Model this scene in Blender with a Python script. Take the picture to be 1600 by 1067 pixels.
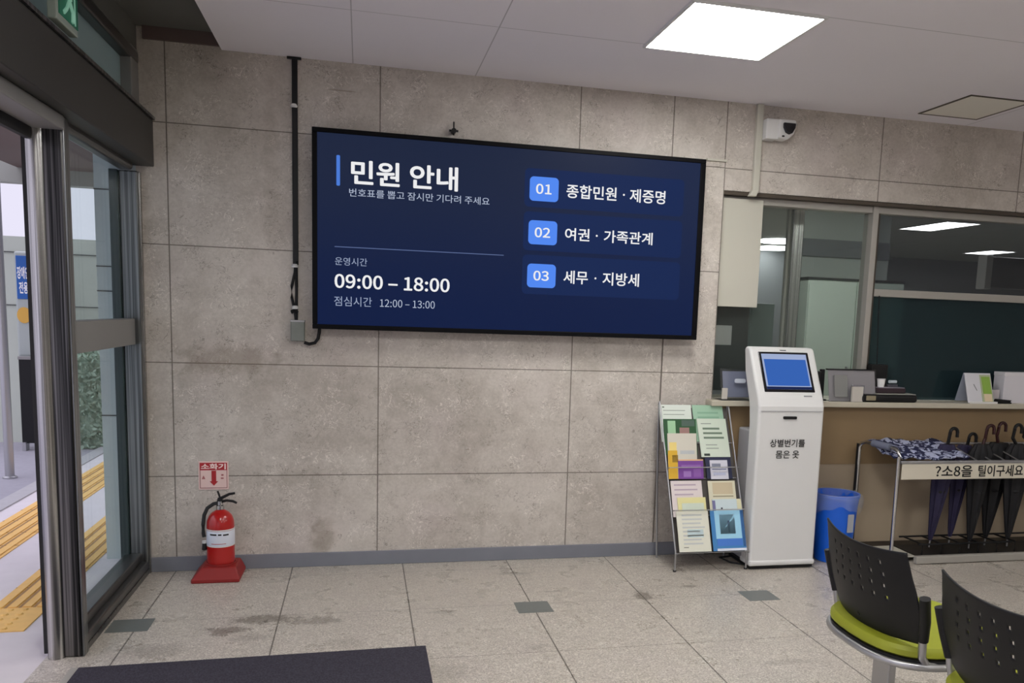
import bpy, bmesh, math, random
from mathutils import Vector, Matrix
random.seed(7)
for o in list(bpy.data.objects):
    bpy.data.objects.remove(o)
S = bpy.context.scene
COL = S.collection

# ------------------------------------------------------------------ camera
cam_data = bpy.data.cameras.new('camera')
cam = bpy.data.objects.new('camera', cam_data)
COL.objects.link(cam)
_r = Vector((0.97227447, -0.23116551, 0.03528267))
_f = Vector((0.23380407, 0.96372385, -0.12873228))
_u = Vector((-0.00424429, 0.13341234, 0.99105153))
cam.matrix_world = Matrix(((_r.x, _u.x, -_f.x, 1.07867), (_r.y, _u.y, -_f.y, -4.69981),
                           (_r.z, _u.z, -_f.z, 1.42728), (0, 0, 0, 1)))
cam_data.sensor_width = 36.0
cam_data.lens = 36.0 * 1310.13 / 1600.0
cam_data.shift_x = (800 - 878.77) / 1600.0
cam_data.shift_y = (662.78 - 533.5) / 1600.0
cam_data.clip_start = 0.05
S.camera = cam

# ------------------------------------------------------------------ view, sky
S.view_settings.view_transform = 'Standard'
S.view_settings.look = 'None'
S.view_settings.gamma = 1.0
S.view_settings.exposure = 0.0
S.view_settings.use_curve_mapping = False
HORIZON, ZENITH = 1.03, 3.4
LAMP_STRENGTH = 26.0
OFFICE_STRENGTH = 21.0
W = bpy.data.worlds.new('sky')
S.world = W
W.use_nodes = True
_bg = W.node_tree.nodes['Background']
_bg.inputs[0].default_value = (0.80, 0.775, 0.93, 1)
# overcast sky: about three times brighter overhead than at the horizon
_tc = W.node_tree.nodes.new('ShaderNodeTexCoord')
_sp = W.node_tree.nodes.new('ShaderNodeSeparateXYZ')
_mr = W.node_tree.nodes.new('ShaderNodeMapRange')
for _i, _v in enumerate((0.25, 0.9, 1.0, 1.0)):
    _mr.inputs[_i + 1].default_value = _v
_mr.inputs[3].default_value = HORIZON
_mr.inputs[4].default_value = ZENITH
W.node_tree.links.new(_tc.outputs['Generated'], _sp.inputs[0])
W.node_tree.links.new(_sp.outputs[2], _mr.inputs[0])
W.node_tree.links.new(_mr.outputs[0], _bg.inputs[1])


# ------------------------------------------------------------------ materials
def lin(c):
    c = c / 255.0
    return c / 12.92 if c <= 0.04045 else ((c + 0.055) / 1.055) ** 2.4


def rgb(r, g, b, k=1.0):
    return (min(lin(r) * k, 0.92), min(lin(g) * k, 0.92), min(lin(b) * k, 0.92), 1.0)


def mat(name, col, rough=0.6, metal=0.0, noise=0.0, nscale=12.0, bump=0.0, spec=0.5, coat=0.0, emit=None, estr=0.0):
    m = bpy.data.materials.new(name)
    m.use_nodes = True
    nt = m.node_tree
    b = nt.nodes['Principled BSDF']
    b.inputs['Base Color'].default_value = col
    b.inputs['Roughness'].default_value = rough
    b.inputs['Metallic'].default_value = metal
    b.inputs['Specular IOR Level'].default_value = spec
    if coat:
        b.inputs['Coat Weight'].default_value = coat
        b.inputs['Coat Roughness'].default_value = 0.05
    if emit:
        b.inputs['Emission Color'].default_value = emit
        b.inputs['Emission Strength'].default_value = estr
    if noise or bump:
        tc = nt.nodes.new('ShaderNodeTexCoord')
        n = nt.nodes.new('ShaderNodeTexNoise')
        n.inputs['Scale'].default_value = nscale
        n.inputs['Detail'].default_value = 6
        nt.links.new(tc.outputs['Object'], n.inputs['Vector'])
        if noise:
            mx = nt.nodes.new('ShaderNodeMix')
            mx.data_type = 'RGBA'
            mx.inputs[6].default_value = tuple(c * (1 - noise) for c in col[:3]) + (1,)
            mx.inputs[7].default_value = tuple(min(c * (1 + noise), 0.95) for c in col[:3]) + (1,)
            nt.links.new(n.outputs['Fac'], mx.inputs[0])
            nt.links.new(mx.outputs[2], b.inputs['Base Color'])
        if bump:
            bp = nt.nodes.new('ShaderNodeBump')
            bp.inputs['Strength'].default_value = bump
            bp.inputs['Distance'].default_value = 0.01
            nt.links.new(n.outputs['Fac'], bp.inputs['Height'])
            nt.links.new(bp.outputs[0], b.inputs['Normal'])
    return m


def glass(name, tint, f0=0.03, f90=0.5, rough=0.0, film=None, amount=0.0):
    """thin clear sheet: tinted see-through plus a mirror share that grows towards grazing"""
    m = bpy.data.materials.new(name)
    m.use_nodes = True
    nt = m.node_tree
    nt.nodes.remove(nt.nodes['Principled BSDF'])
    out = nt.nodes['Material Output']
    tr = nt.nodes.new('ShaderNodeBsdfTransparent')
    tr.inputs[0].default_value = tuple(math.sqrt(c) for c in tint[:3]) + (1,)
    gl = nt.nodes.new('ShaderNodeBsdfGlossy')
    gl.inputs['Roughness'].default_value = rough
    lw = nt.nodes.new('ShaderNodeLayerWeight')
    lw.inputs[0].default_value = 0.5
    pw = nt.nodes.new('ShaderNodeMath')
    pw.operation = 'POWER'
    pw.inputs[1].default_value = 5.0
    ma = nt.nodes.new('ShaderNodeMath')
    ma.operation = 'MULTIPLY_ADD'
    ma.inputs[1].default_value = f90
    ma.inputs[2].default_value = f0
    nt.links.new(lw.outputs['Facing'], pw.inputs[0])
    nt.links.new(pw.outputs[0], ma.inputs[0])
    mx = nt.nodes.new('ShaderNodeMixShader')
    nt.links.new(ma.outputs[0], mx.inputs[0])
    base = tr.outputs[0]
    if film:                                    # slightly milky tinted film on the sheet
        df = nt.nodes.new('ShaderNodeBsdfDiffuse')
        df.inputs[0].default_value = film
        fm = nt.nodes.new('ShaderNodeMixShader')
        fm.inputs[0].default_value = amount
        nt.links.new(base, fm.inputs[1])
        nt.links.new(df.outputs[0], fm.inputs[2])
        base = fm.outputs[0]
    nt.links.new(base, mx.inputs[1])
    nt.links.new(gl.outputs[0], mx.inputs[2])
    nt.links.new(mx.outputs[0], out.inputs[0])
    return m


def emission(name, col, s=1.0):
    m = bpy.data.materials.new(name)
    m.use_nodes = True
    nt = m.node_tree
    nt.nodes.remove(nt.nodes['Principled BSDF'])
    e = nt.nodes.new('ShaderNodeEmission')
    e.inputs[0].default_value = col
    e.inputs[1].default_value = s
    nt.links.new(e.outputs[0], nt.nodes['Material Output'].inputs[0])
    return m


class NT:
    """small helper to write node maths"""
    def __init__(self, m):
        self.nt = m.node_tree
        self.b = self.nt.nodes['Principled BSDF']
        tc = self.nt.nodes.new('ShaderNodeTexCoord')
        self.co = tc.outputs['Object']
        sp = self.nt.nodes.new('ShaderNodeSeparateXYZ')
        self.nt.links.new(self.co, sp.inputs[0])
        self.x, self.y, self.z = sp.outputs

    def put(self, sock, v):
        if isinstance(v, (int, float)):
            sock.default_value = v
        elif isinstance(v, tuple):
            sock.default_value = v
        else:
            self.nt.links.new(v, sock)

    def m(self, op, a, b=0.0, c=0.0):
        n = self.nt.nodes.new('ShaderNodeMath')
        n.operation = op
        self.put(n.inputs[0], a)
        self.put(n.inputs[1], b)
        self.put(n.inputs[2], c)
        return n.outputs[0]

    def noise(self, scale, detail=5.0, rough=0.55, dist=0.0, vec=None):
        n = self.nt.nodes.new('ShaderNodeTexNoise')
        n.inputs['Scale'].default_value = scale
        n.inputs['Detail'].default_value = detail
        n.inputs['Roughness'].default_value = rough
        n.inputs['Distortion'].default_value = dist
        self.nt.links.new(vec or self.co, n.inputs['Vector'])
        return n.outputs['Fac']

    def smooth(self, v, lo, hi, a=0.0, b=1.0):
        n = self.nt.nodes.new('ShaderNodeMapRange')
        n.interpolation_type = 'SMOOTHSTEP'
        self.put(n.inputs[0], v)
        for i, q in enumerate((lo, hi, a, b)):
            n.inputs[i + 1].default_value = q
        return n.outputs[0]

    def mix(self, fac, a, b):
        n = self.nt.nodes.new('ShaderNodeMix')
        n.data_type = 'RGBA'
        self.put(n.inputs[0], fac)
        self.put(n.inputs[6], a)
        self.put(n.inputs[7], b)
        return n.outputs[2]

    def lines(self, axis, vals, w):
        d = None
        for v in vals:
            t = self.m('ABSOLUTE', self.m('SUBTRACT', axis, v))
            d = t if d is None else self.m('MINIMUM', d, t)
        return self.smooth(d, w * 0.5, w, 1.0, 0.0)

    def grid(self, axis, off, step, w):
        t = self.m('ABSOLUTE', self.m('SUBTRACT', self.m('PINGPONG', self.m('SUBTRACT', axis, off), step / 2.0), 0.0))
        return self.smooth(t, w * 0.5, w, 1.0, 0.0)

    def bump(self, h, strength=0.3, dist=0.004):
        n = self.nt.nodes.new('ShaderNodeBump')
        n.inputs['Strength'].default_value = strength
        n.inputs['Distance'].default_value = dist
        self.put(n.inputs['Height'], h)
        self.nt.links.new(n.outputs[0], self.b.inputs['Normal'])


def stone_wall(name, xs, zs):
    m = mat(name, (0.5, 0.46, 0.42, 1), 0.62, spec=0.3)
    t = NT(m)
    big = t.noise(1.6, 3, 0.6)
    mid = t.noise(9, 6, 0.65, 0.6)
    fine = t.noise(60, 4, 0.6, 0.4)
    mm = t.m('ADD', t.m('MULTIPLY', big, 0.5), t.m('ADD', t.m('MULTIPLY', mid, 0.35), t.m('MULTIPLY', fine, 0.25)))
    c = t.mix(t.smooth(mm, 0.38, 0.72), rgb(148, 141, 132, 1.38), rgb(179, 173, 165, 1.38))
    c = t.mix(t.m('MULTIPLY', t.smooth(t.noise(2.2, 3, 0.5), 0.5, 0.8), 0.35), c, rgb(172, 160, 158, 1.3))
    wn = t.noise(24, 2, 0.5, 1.6)
    sq = t.lines(wn, [0.54], 0.022)
    sq = t.m('MULTIPLY', sq, t.smooth(t.noise(6, 2), 0.45, 0.62))
    c = t.mix(t.m('MULTIPLY', sq, 0.55), c, rgb(206, 200, 192, 1.38))
    pit = t.m('MULTIPLY', t.lines(t.noise(30, 2, 0.5, 1.3), [0.45], 0.020), t.smooth(t.noise(7, 2, 0.5), 0.46, 0.6))
    c = t.mix(t.m('MULTIPLY', pit, 0.55), c, rgb(112, 104, 96, 1.2))
    j = t.m('MAXIMUM', t.lines(t.x, xs, 0.0042), t.lines(t.z, zs, 0.0036))
    c = t.mix(t.m('MULTIPLY', j, 0.75), c, rgb(84, 76, 66, 1.0))
    # grubby scuff and water marks that belong to the stone
    for (cx, cz, rx, rz, k) in ((0.40, 1.14, 0.34, 0.10, 0.40), (0.98, 2.545, 0.10, 0.006, 0.5), (0.885, 0.17, 0.10, 0.12, 0.45),
                                (0.62, 2.1, 0.05, 0.6, 0.15), (1.7, 0.25, 0.5, 0.05, 0.12)):
        dx = t.m('DIVIDE', t.m('SUBTRACT', t.x, cx), rx)
        dz = t.m('DIVIDE', t.m('SUBTRACT', t.z, cz), rz)
        d = t.m('SQRT', t.m('ADD', t.m('MULTIPLY', dx, dx), t.m('MULTIPLY', dz, dz)))
        d = t.m('ADD', d, t.m('MULTIPLY', t.m('SUBTRACT', mid, 0.5), 1.6))
        c = t.mix(t.smooth(d, 0.3, 1.0, k, 0.0), c, rgb(118, 104, 88, 1.1))
    t.nt.links.new(c, t.b.inputs['Base Color'])
    t.bump(t.m('SUBTRACT', t.m('ADD', t.m('MULTIPLY', fine, 0.25), t.m('MULTIPLY', sq, 0.2)), t.m('MULTIPLY', j, 0.8)), 0.35, 0.003)
    return m


M = {}
VX = [0.126, 1.171, 2.26, 3.138, 4.159, 5.164, 6.17]
VZ = [0.513, 1.113, 1.713, 2.313]
M['stone'] = stone_wall('stone cladding', VX + [2.81], VZ)
M['stone_far'] = mat('stone far', rgb(160, 152, 142, 1.3), 0.6, noise=0.1, nscale=5)

# floor ---------------------------------------------------------------
m = mat('terrazzo', (0.5, 0.5, 0.5, 1), 0.3, spec=0.45)
t = NT(m)
f1 = t.noise(120, 3, 0.6)
f2 = t.noise(5, 5, 0.6)
f3 = t.noise(38, 3, 0.55, 1.5)
c = t.mix(t.smooth(f1, 0.34, 0.66), rgb(142, 135, 125, 1.28), rgb(178, 171, 161, 1.30))
c = t.mix(t.m('MULTIPLY', t.smooth(f2, 0.42, 0.72), 0.30), c, rgb(160, 150, 146, 1.3))
wn = t.noise(44, 2, 0.5, 1.5)
c = t.mix(t.m('MULTIPLY', t.lines(wn, [0.55], 0.035), 0.6), c, rgb(202, 197, 187, 1.36))
c = t.mix(t.m('MULTIPLY', t.lines(t.noise(52, 2, 0.5, 1.4), [0.46], 0.032), 0.6), c, rgb(112, 105, 96, 1.2))
gx = t.grid(t.x, 0.123, 0.5944, 0.0042)
gy = t.grid(t.y, -0.169, 0.5944, 0.0028)
c = t.mix(t.m('MULTIPLY', gx, 0.85), c, rgb(70, 64, 56, 1))
c = t.mix(t.m('MULTIPLY', gy, 0.65), c, rgb(86, 79, 70, 1))
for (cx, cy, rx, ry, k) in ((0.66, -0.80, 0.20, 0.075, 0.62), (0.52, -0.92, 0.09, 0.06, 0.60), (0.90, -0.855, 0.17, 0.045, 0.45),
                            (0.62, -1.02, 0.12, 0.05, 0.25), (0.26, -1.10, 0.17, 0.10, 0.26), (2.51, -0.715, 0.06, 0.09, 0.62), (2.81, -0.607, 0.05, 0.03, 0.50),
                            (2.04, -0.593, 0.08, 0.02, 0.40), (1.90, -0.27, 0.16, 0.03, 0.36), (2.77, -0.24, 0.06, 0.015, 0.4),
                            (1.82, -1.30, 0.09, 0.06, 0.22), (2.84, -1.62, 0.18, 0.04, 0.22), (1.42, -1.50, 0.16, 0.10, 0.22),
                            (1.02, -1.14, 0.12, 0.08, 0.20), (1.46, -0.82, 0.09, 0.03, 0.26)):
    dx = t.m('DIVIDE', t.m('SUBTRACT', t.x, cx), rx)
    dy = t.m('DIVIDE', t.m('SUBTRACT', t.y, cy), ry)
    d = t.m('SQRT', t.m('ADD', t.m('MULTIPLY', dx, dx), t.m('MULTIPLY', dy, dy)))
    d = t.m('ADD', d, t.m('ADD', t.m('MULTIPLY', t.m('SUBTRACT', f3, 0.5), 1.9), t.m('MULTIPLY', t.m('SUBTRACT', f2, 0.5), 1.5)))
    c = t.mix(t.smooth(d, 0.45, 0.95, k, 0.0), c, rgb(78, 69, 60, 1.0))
t.nt.links.new(c, t.b.inputs['Base Color'])
t.nt.links.new(t.smooth(f2, 0.3, 0.7, 0.24, 0.42), t.b.inputs['Roughness'])
t.bump(t.m('SUBTRACT', t.m('MULTIPLY', f1, 0.12), gx), 0.25, 0.002)
M['floor'] = m
M['inlay'] = mat('grey inlay tile', rgb(96, 100, 98, 1.2), 0.35, noise=0.12, nscale=60)

# ceiling ----------------------------------------------------------------
m = mat('ceiling board', (0.6, 0.6, 0.6, 1), 0.8, spec=0.2)
t = NT(m)
n1 = t.noise(1.2, 3, 0.5)
c = t.mix(n1, rgb(232, 228, 233, 1.0), rgb(240, 236, 242, 1.0))
jx = t.lines(t.x, [1.031, 1.67, 4.73, 5.93], 0.0035)
jy = t.m('ADD', t.m('MULTIPLY', t.lines(t.y, [-0.81], 0.0035), t.m('LESS_THAN', t.x, 2.36)), t.m('MULTIPLY', t.lines(t.y, [-1.392], 0.0035), t.m('GREATER_THAN', t.x, 2.93)))
c = t.mix(t.m('MULTIPLY', t.m('MAXIMUM', jx, jy), 0.45), c, rgb(95, 92, 92, 1))
t.nt.links.new(c, t.b.inputs['Base Color'])
M['ceiling'] = m
M['recess'] = mat('recess shade grey', rgb(96, 96, 92, 1.2), 0.85)  # dark grey puts the shade of the unlit recess into the colour
M['white_paint'] = mat('white paint', rgb(188, 184, 178, 1.3), 0.7, noise=0.03)

M['baseboard'] = mat('grey skirting', rgb(108, 110, 118, 1.3), 0.55, noise=0.12, nscale=7)
M['steel'] = mat('brushed steel', (0.42, 0.41, 0.40, 1), 0.32, 0.95, noise=0.12, nscale=30)
M['steel_dark'] = mat('dark steel', (0.10, 0.10, 0.10, 1), 0.35, 0.8, noise=0.2, nscale=14)
def streaked(name, lo, hi, rough):
    m_ = mat(name, lo, rough, 0.92)
    t_ = NT(m_)
    mp = t_.nt.nodes.new('ShaderNodeMapping')
    mp.inputs['Scale'].default_value = (70, 70, 0.5)
    t_.nt.links.new(t_.co, mp.inputs['Vector'])
    n_ = t_.noise(1.0, 3, 0.6, 0.0, mp.outputs[0])
    t_.nt.links.new(t_.mix(t_.smooth(n_, 0.38, 0.64), lo, hi), t_.b.inputs['Base Color'])
    return m_


M['steel'] = streaked('brushed steel sheet', (0.24, 0.235, 0.23, 1), (0.62, 0.61, 0.60, 1), 0.26)
M['steel_mid'] = streaked('brushed grey steel', (0.09, 0.095, 0.095, 1), (0.28, 0.29, 0.29, 1), 0.3)
M['steel_dark'] = streaked('dark brushed steel', (0.02, 0.02, 0.02, 1), (0.17, 0.165, 0.16, 1), 0.3)
M['rail_dark'] = mat('grey steel rail', (0.13, 0.13, 0.128, 1), 0.32, 0.85, noise=0.15, nscale=3)
M['chrome'] = mat('chrome tube', (0.62, 0.62, 0.62, 1), 0.2, 1.0)
M['satin'] = mat('satin tube', (0.45, 0.45, 0.46, 1), 0.38, 0.9)
M['header'] = mat('bronze door header', rgb(56, 55, 52, 1.0), 0.45, 0.3, noise=0.08, nscale=4)
M['rail'] = mat('aluminium rail', rgb(124, 123, 121, 1.35), 0.5, 0.35)
M['black'] = mat('black plastic', (0.009, 0.009, 0.0095, 1), 0.45, spec=0.28)
M['black_gloss'] = mat('black gloss', (0.006, 0.006, 0.008, 1), 0.18)
M['rubber'] = mat('black rubber', (0.015, 0.015, 0.016, 1), 0.7)
M['white_plastic'] = mat('white plastic', rgb(196, 196, 194, 1.3), 0.4, noise=0.02)
M['grey_plastic'] = mat('grey plastic', rgb(150, 150, 152, 1.3), 0.5)
M['cream'] = mat('cream sheet', rgb(170, 168, 156, 1.35), 0.5, noise=0.05, nscale=3)
M['alu'] = mat('aluminium profile', rgb(150, 147, 140, 1.35), 0.42, 0.25)
M['alu_dark'] = mat('shaded profile', rgb(70, 62, 52, 1.2), 0.5, 0.1)  # aluminium profile darkened, with shade put into the colour
M['glass_clear'] = glass('clear glass', (0.80, 0.91, 0.885, 1), f90=0.35)
M['glass_office'] = glass('office glass', (0.78, 0.82, 0.80, 1), film=rgb(150, 162, 156, 1.2), amount=0.05)
M['glass_smoke'] = glass('smoked glass', (0.40, 0.42, 0.44, 1), film=rgb(110, 116, 120), amount=0.13)
M['glass_dark'] = glass('dark film glass', (0.060, 0.095, 0.105, 1), f0=0.02, film=rgb(44, 62, 66, 1.3), amount=0.45)
m = mat('frosted film', rgb(150, 160, 154, 1.2), 0.35)
nt = m.node_tree
tl = nt.nodes.new('ShaderNodeBsdfTranslucent')
tl.inputs[0].default_value = rgb(150, 162, 156, 1.6)
ad = nt.nodes.new('ShaderNodeMixShader')
ad.inputs[0].default_value = 0.65
nt.links.new(nt.nodes['Principled BSDF'].outputs[0], ad.inputs[1])
nt.links.new(tl.outputs[0], ad.inputs[2])
nt.links.new(ad.outputs[0], nt.nodes['Material Output'].inputs[0])
M['frost'] = m
M['acrylic'] = glass('clear acrylic', (0.80, 0.81, 0.84, 1), 0.06, 0.5, 0.08)
M['red'] = mat('red enamel', rgb(168, 22, 20, 1.1), 0.28, noise=0.05, nscale=8, coat=0.3)
M['red_stand'] = mat('red plastic', rgb(132, 28, 26, 1.15), 0.5, noise=0.1, nscale=12)
M['paper'] = mat('white paper', rgb(206, 206, 206, 1.4), 0.7)
M['lime'] = mat('lime vinyl', rgb(152, 158, 36, 0.92), 0.55, noise=0.08, nscale=20)
M['blue_bin'] = mat('blue plastic', rgb(12, 78, 176, 1.5), 0.35, noise=0.04)
M['worktop'] = mat('counter top', rgb(168, 162, 146, 1.35), 0.4, noise=0.06, nscale=20)
M['tan'] = mat('tan panel', rgb(122, 102, 74, 1.3), 0.55, noise=0.06, nscale=6)
M['tan_light'] = mat('light tan panel', rgb(146, 132, 112, 1.3), 0.6, noise=0.05, nscale=6)
m = mat('door mat', rgb(62, 60, 68, 1.2), 0.95, noise=0.75, nscale=150, bump=0.9, spec=0.1)
M['mat'] = m
M['navy_cloth'] = mat('navy umbrella cloth', rgb(34, 30, 58, 1.3), 0.75, noise=0.2, nscale=14)
M['black_cloth'] = mat('black umbrella cloth', rgb(14, 14, 17, 1.2), 0.7, noise=0.3, nscale=14)
m = mat('blue and white cloth', rgb(60, 70, 110), 0.85)
t = NT(m)
wv = t.smooth(t.noise(26, 2, 0.5, 1.0), 0.47, 0.56)
t.nt.links.new(t.mix(wv, rgb(18, 24, 60, 1.3), rgb(158, 164, 188, 1.3)), t.b.inputs['Base Color'])
M['pattern'] = m
M['office_wall'] = mat('office wall', rgb(128, 134, 128, 1.3), 0.7, noise=0.03)
M['office_dark'] = mat('office dark wall', rgb(86, 90, 92, 1.0), 0.7)
M['cabinet'] = mat('pale green cabinet', rgb(160, 172, 160, 1.4), 0.5, noise=0.03, nscale=2)
M['paving'] = mat('pale paving', rgb(198, 192, 194, 1.15), 0.8, noise=0.08, nscale=9)
M['road'] = mat('asphalt lane', rgb(150, 148, 156, 1.0), 0.85, noise=0.1, nscale=20)
M['kerb'] = mat('kerb stone', rgb(170, 168, 170, 1.0), 0.8, noise=0.1, nscale=20)
M['tactile'] = mat('yellow tactile tile', rgb(218, 176, 104, 1.15), 0.75, noise=0.1, nscale=20)
M['out_wall'] = mat('outdoor wall', rgb(192, 198, 186, 1.0), 0.8, noise=0.08, nscale=3)
M['pillar'] = mat('pillar cladding', rgb(184, 194, 194, 1.1), 0.6, noise=0.05, nscale=6)
M['joint'] = mat('dark joint', rgb(70, 72, 72), 0.8)
M['canopy'] = mat('canopy soffit', rgb(98, 84, 80, 1.1), 0.8)
M['canopy_edge'] = mat('canopy edge', rgb(150, 152, 144, 1.0), 0.7)
M['hedge'] = mat('hedge leaves', rgb(150, 170, 150, 1.1), 0.8, noise=0.35, nscale=25)
M['sign_blue'] = mat('blue sign face', rgb(24, 86, 160, 1.1), 0.5)
M['sign_pale'] = mat('pale sign face', rgb(168, 176, 172, 1.0), 0.5)
M['orange'] = mat('orange print', rgb(206, 160, 70, 1.1), 0.6)
M['exit_green'] = mat('exit sign green', rgb(10, 84, 62, 1.3), 0.4, emit=rgb(10, 84, 62), estr=0.25)
M['exit_white'] = mat('exit sign white', rgb(150, 200, 180, 1.3), 0.4, emit=rgb(120, 170, 150), estr=0.25)
M['lamp'] = emission('led diffuser', (1.0, 0.985, 0.96, 1), LAMP_STRENGTH)
M['office_lamp'] = emission('office diffuser', (1.0, 1.0, 1.0, 1), OFFICE_STRENGTH)
_cols = {}


def cm(r, g, b, rough=0.6, k=1.4):
    key = (r, g, b, rough, k)
    if key not in _cols:
        _cols[key] = mat('print %d %d %d' % (r, g, b), rgb(r, g, b, k), rough)
    return _cols[key]


# ------------------------------------------------------------------ mesh builder
ORIGIN = {}


class MB:
    def __init__(self):
        self.v, self.f = [], []

    def add(self, vs, fs):
        n = len(self.v)
        self.v += [Vector(p) for p in vs]
        self.f += [tuple(i + n for i in q) for q in fs]
        return self

    def box(self, x0, x1, y0, y1, z0, z1):
        vs = [(x, y, z) for x in (x0, x1) for y in (y0, y1) for z in (z0, z1)]
        return self.add(vs, [(0, 1, 3, 2), (4, 6, 7, 5), (0, 4, 5, 1), (2, 3, 7, 6), (0, 2, 6, 4), (1, 5, 7, 3)])

    def obox(self, c, s, R):
        vs = [Vector(c) + R @ Vector((x * s[0] / 2, y * s[1] / 2, z * s[2] / 2)) for x in (-1, 1) for y in (-1, 1) for z in (-1, 1)]
        return self.add(vs, [(0, 1, 3, 2), (4, 6, 7, 5), (0, 4, 5, 1), (2, 3, 7, 6), (0, 2, 6, 4), (1, 5, 7, 3)])

    def prism(self, poly, axis, a0, a1):
        """poly in the two other axes (x: y,z; y: x,z; z: x,y)"""
        def P(p, a):
            return {'x': (a, p[0], p[1]), 'y': (p[0], a, p[1]), 'z': (p[0], p[1], a)}[axis]
        n = len(poly)
        vs = [P(p, a0) for p in poly] + [P(p, a1) for p in poly]
        fs = [tuple(range(n)), tuple(range(2 * n - 1, n - 1, -1))]
        fs += [(i, (i + 1) % n, n + (i + 1) % n, n + i) for i in range(n)]
        return self.add(vs, fs)

    def tube(self, pts, r, n=10, closed=False):
        pts = [Vector(p) for p in pts]
        rs = r if isinstance(r, (list, tuple)) else [r] * len(pts)
        rings, k = [], len(pts)
        up = Vector((0.013, 0.021, 1))
        for i, p in enumerate(pts):
            a = pts[(i - 1) % k] if (closed or i > 0) else p
            b = pts[(i + 1) % k] if (closed or i < k - 1) else p
            d = (b - a).normalized()
            s = d.cross(up)
            if s.length < 1e-3:
                s = d.cross(Vector((1, 0, 0)))
            s.normalize()
            q = s.cross(d)
            rings.append([p + (s * math.cos(2 * math.pi * j / n) + q * math.sin(2 * math.pi * j / n)) * rs[i] for j in range(n)])
        vs = [v for ring in rings for v in ring]
        fs = []
        for i in range(k if closed else k - 1):
            a, b = i * n, ((i + 1) % k) * n
            fs += [(a + j, a + (j + 1) % n, b + (j + 1) % n, b + j) for j in range(n)]
        if not closed:
            fs += [tuple(range(n - 1, -1, -1)), tuple((k - 1) * n + j for j in range(n))]
        return self.add(vs, fs)

    def lathe(self, prof, c, n=28, f=None):
        vs = []
        for r, z in prof:
            for j in range(n):
                a = 2 * math.pi * j / n
                rr = r * (f(a, z) if f else 1)
                vs.append((c[0] + rr * math.cos(a), c[1] + rr * math.sin(a), c[2] + z))
        fs = []
        for i in range(len(prof) - 1):
            fs += [(i * n + j, i * n + (j + 1) % n, (i + 1) * n + (j + 1) % n, (i + 1) * n + j) for j in range(n)]
        fs += [tuple(range(n - 1, -1, -1)), tuple((len(prof) - 1) * n + j for j in range(n))]
        return self.add(vs, fs)

    def build(self, name, m, parent=None, bevel=0.0, smooth=False, seg=2, at=None):
        if parent is not None:
            o0 = ORIGIN[parent.name]
        elif at is not None:
            o0 = Vector(at)
        else:
            xs = [v.x for v in self.v]; ys = [v.y for v in self.v]
            o0 = Vector(((min(xs) + max(xs)) / 2, (min(ys) + max(ys)) / 2, min(v.z for v in self.v)))
        me = bpy.data.meshes.new(name)
        me.from_pydata([tuple(v - o0) for v in self.v], [], self.f)
        bm = bmesh.new(); bm.from_mesh(me)
        bmesh.ops.recalc_face_normals(bm, faces=bm.faces)
        bm.to_mesh(me); bm.free()
        me.materials.append(m)
        o = bpy.data.objects.new(name, me)
        COL.objects.link(o)
        if parent is not None:
            o.parent = parent
        else:
            o.location = o0
        ORIGIN[o.name] = o0
        if smooth:
            me.polygons.foreach_set('use_smooth', [True] * len(me.polygons))
            try:
                me.set_sharp_from_angle(angle=math.radians(40))
            except Exception:
                pass
        if bevel:
            b = o.modifiers.new('bevel', 'BEVEL')
            b.width = bevel
            b.segments = seg
            b.limit_method = 'ANGLE'
            b.angle_limit = math.radians(40)
        return o


def box(x0, x1, y0, y1, z0, z1):
    return MB().box(x0, x1, y0, y1, z0, z1)


def thing(name, label, cat, loc, group=None):
    o = bpy.data.objects.new(name, None)
    o.empty_display_size = 0.1
    COL.objects.link(o)
    o.location = loc
    ORIGIN[o.name] = Vector(loc)
    tag(o, label, cat, group)
    return o


def tag(o, label, cat, group=None):
    o['label'] = label
    o['category'] = cat
    if group:
        o['group'] = group
    return o


def struct(o, label=None):
    o['kind'] = 'structure'
    if label:
        o['label'] = label
    return o


def sroot(name, loc, label=None):
    o = bpy.data.objects.new(name, None)
    o.empty_display_size = 0.1
    COL.objects.link(o)
    o.location = loc
    ORIGIN[o.name] = Vector(loc)
    return struct(o, label)


try:
    FONT = bpy.data.fonts.load(bpy.utils.system_resource('DATAFILES') + '/fonts/Noto Sans CJK Regular.woff2')
except Exception:
    FONT = None


def text_mesh(s, bold=0.0):
    cu = bpy.data.curves.new('t', 'FONT')
    if FONT:
        cu.font = FONT
    cu.body = s
    cu.size = 1.0
    cu.resolution_u = 4
    o = bpy.data.objects.new('t', cu)
    COL.objects.link(o)
    dg = bpy.context.evaluated_depsgraph_get()
    me = bpy.data.meshes.new_from_object(o.evaluated_get(dg))
    bpy.data.objects.remove(o)
    bpy.data.curves.remove(cu)
    return me


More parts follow.
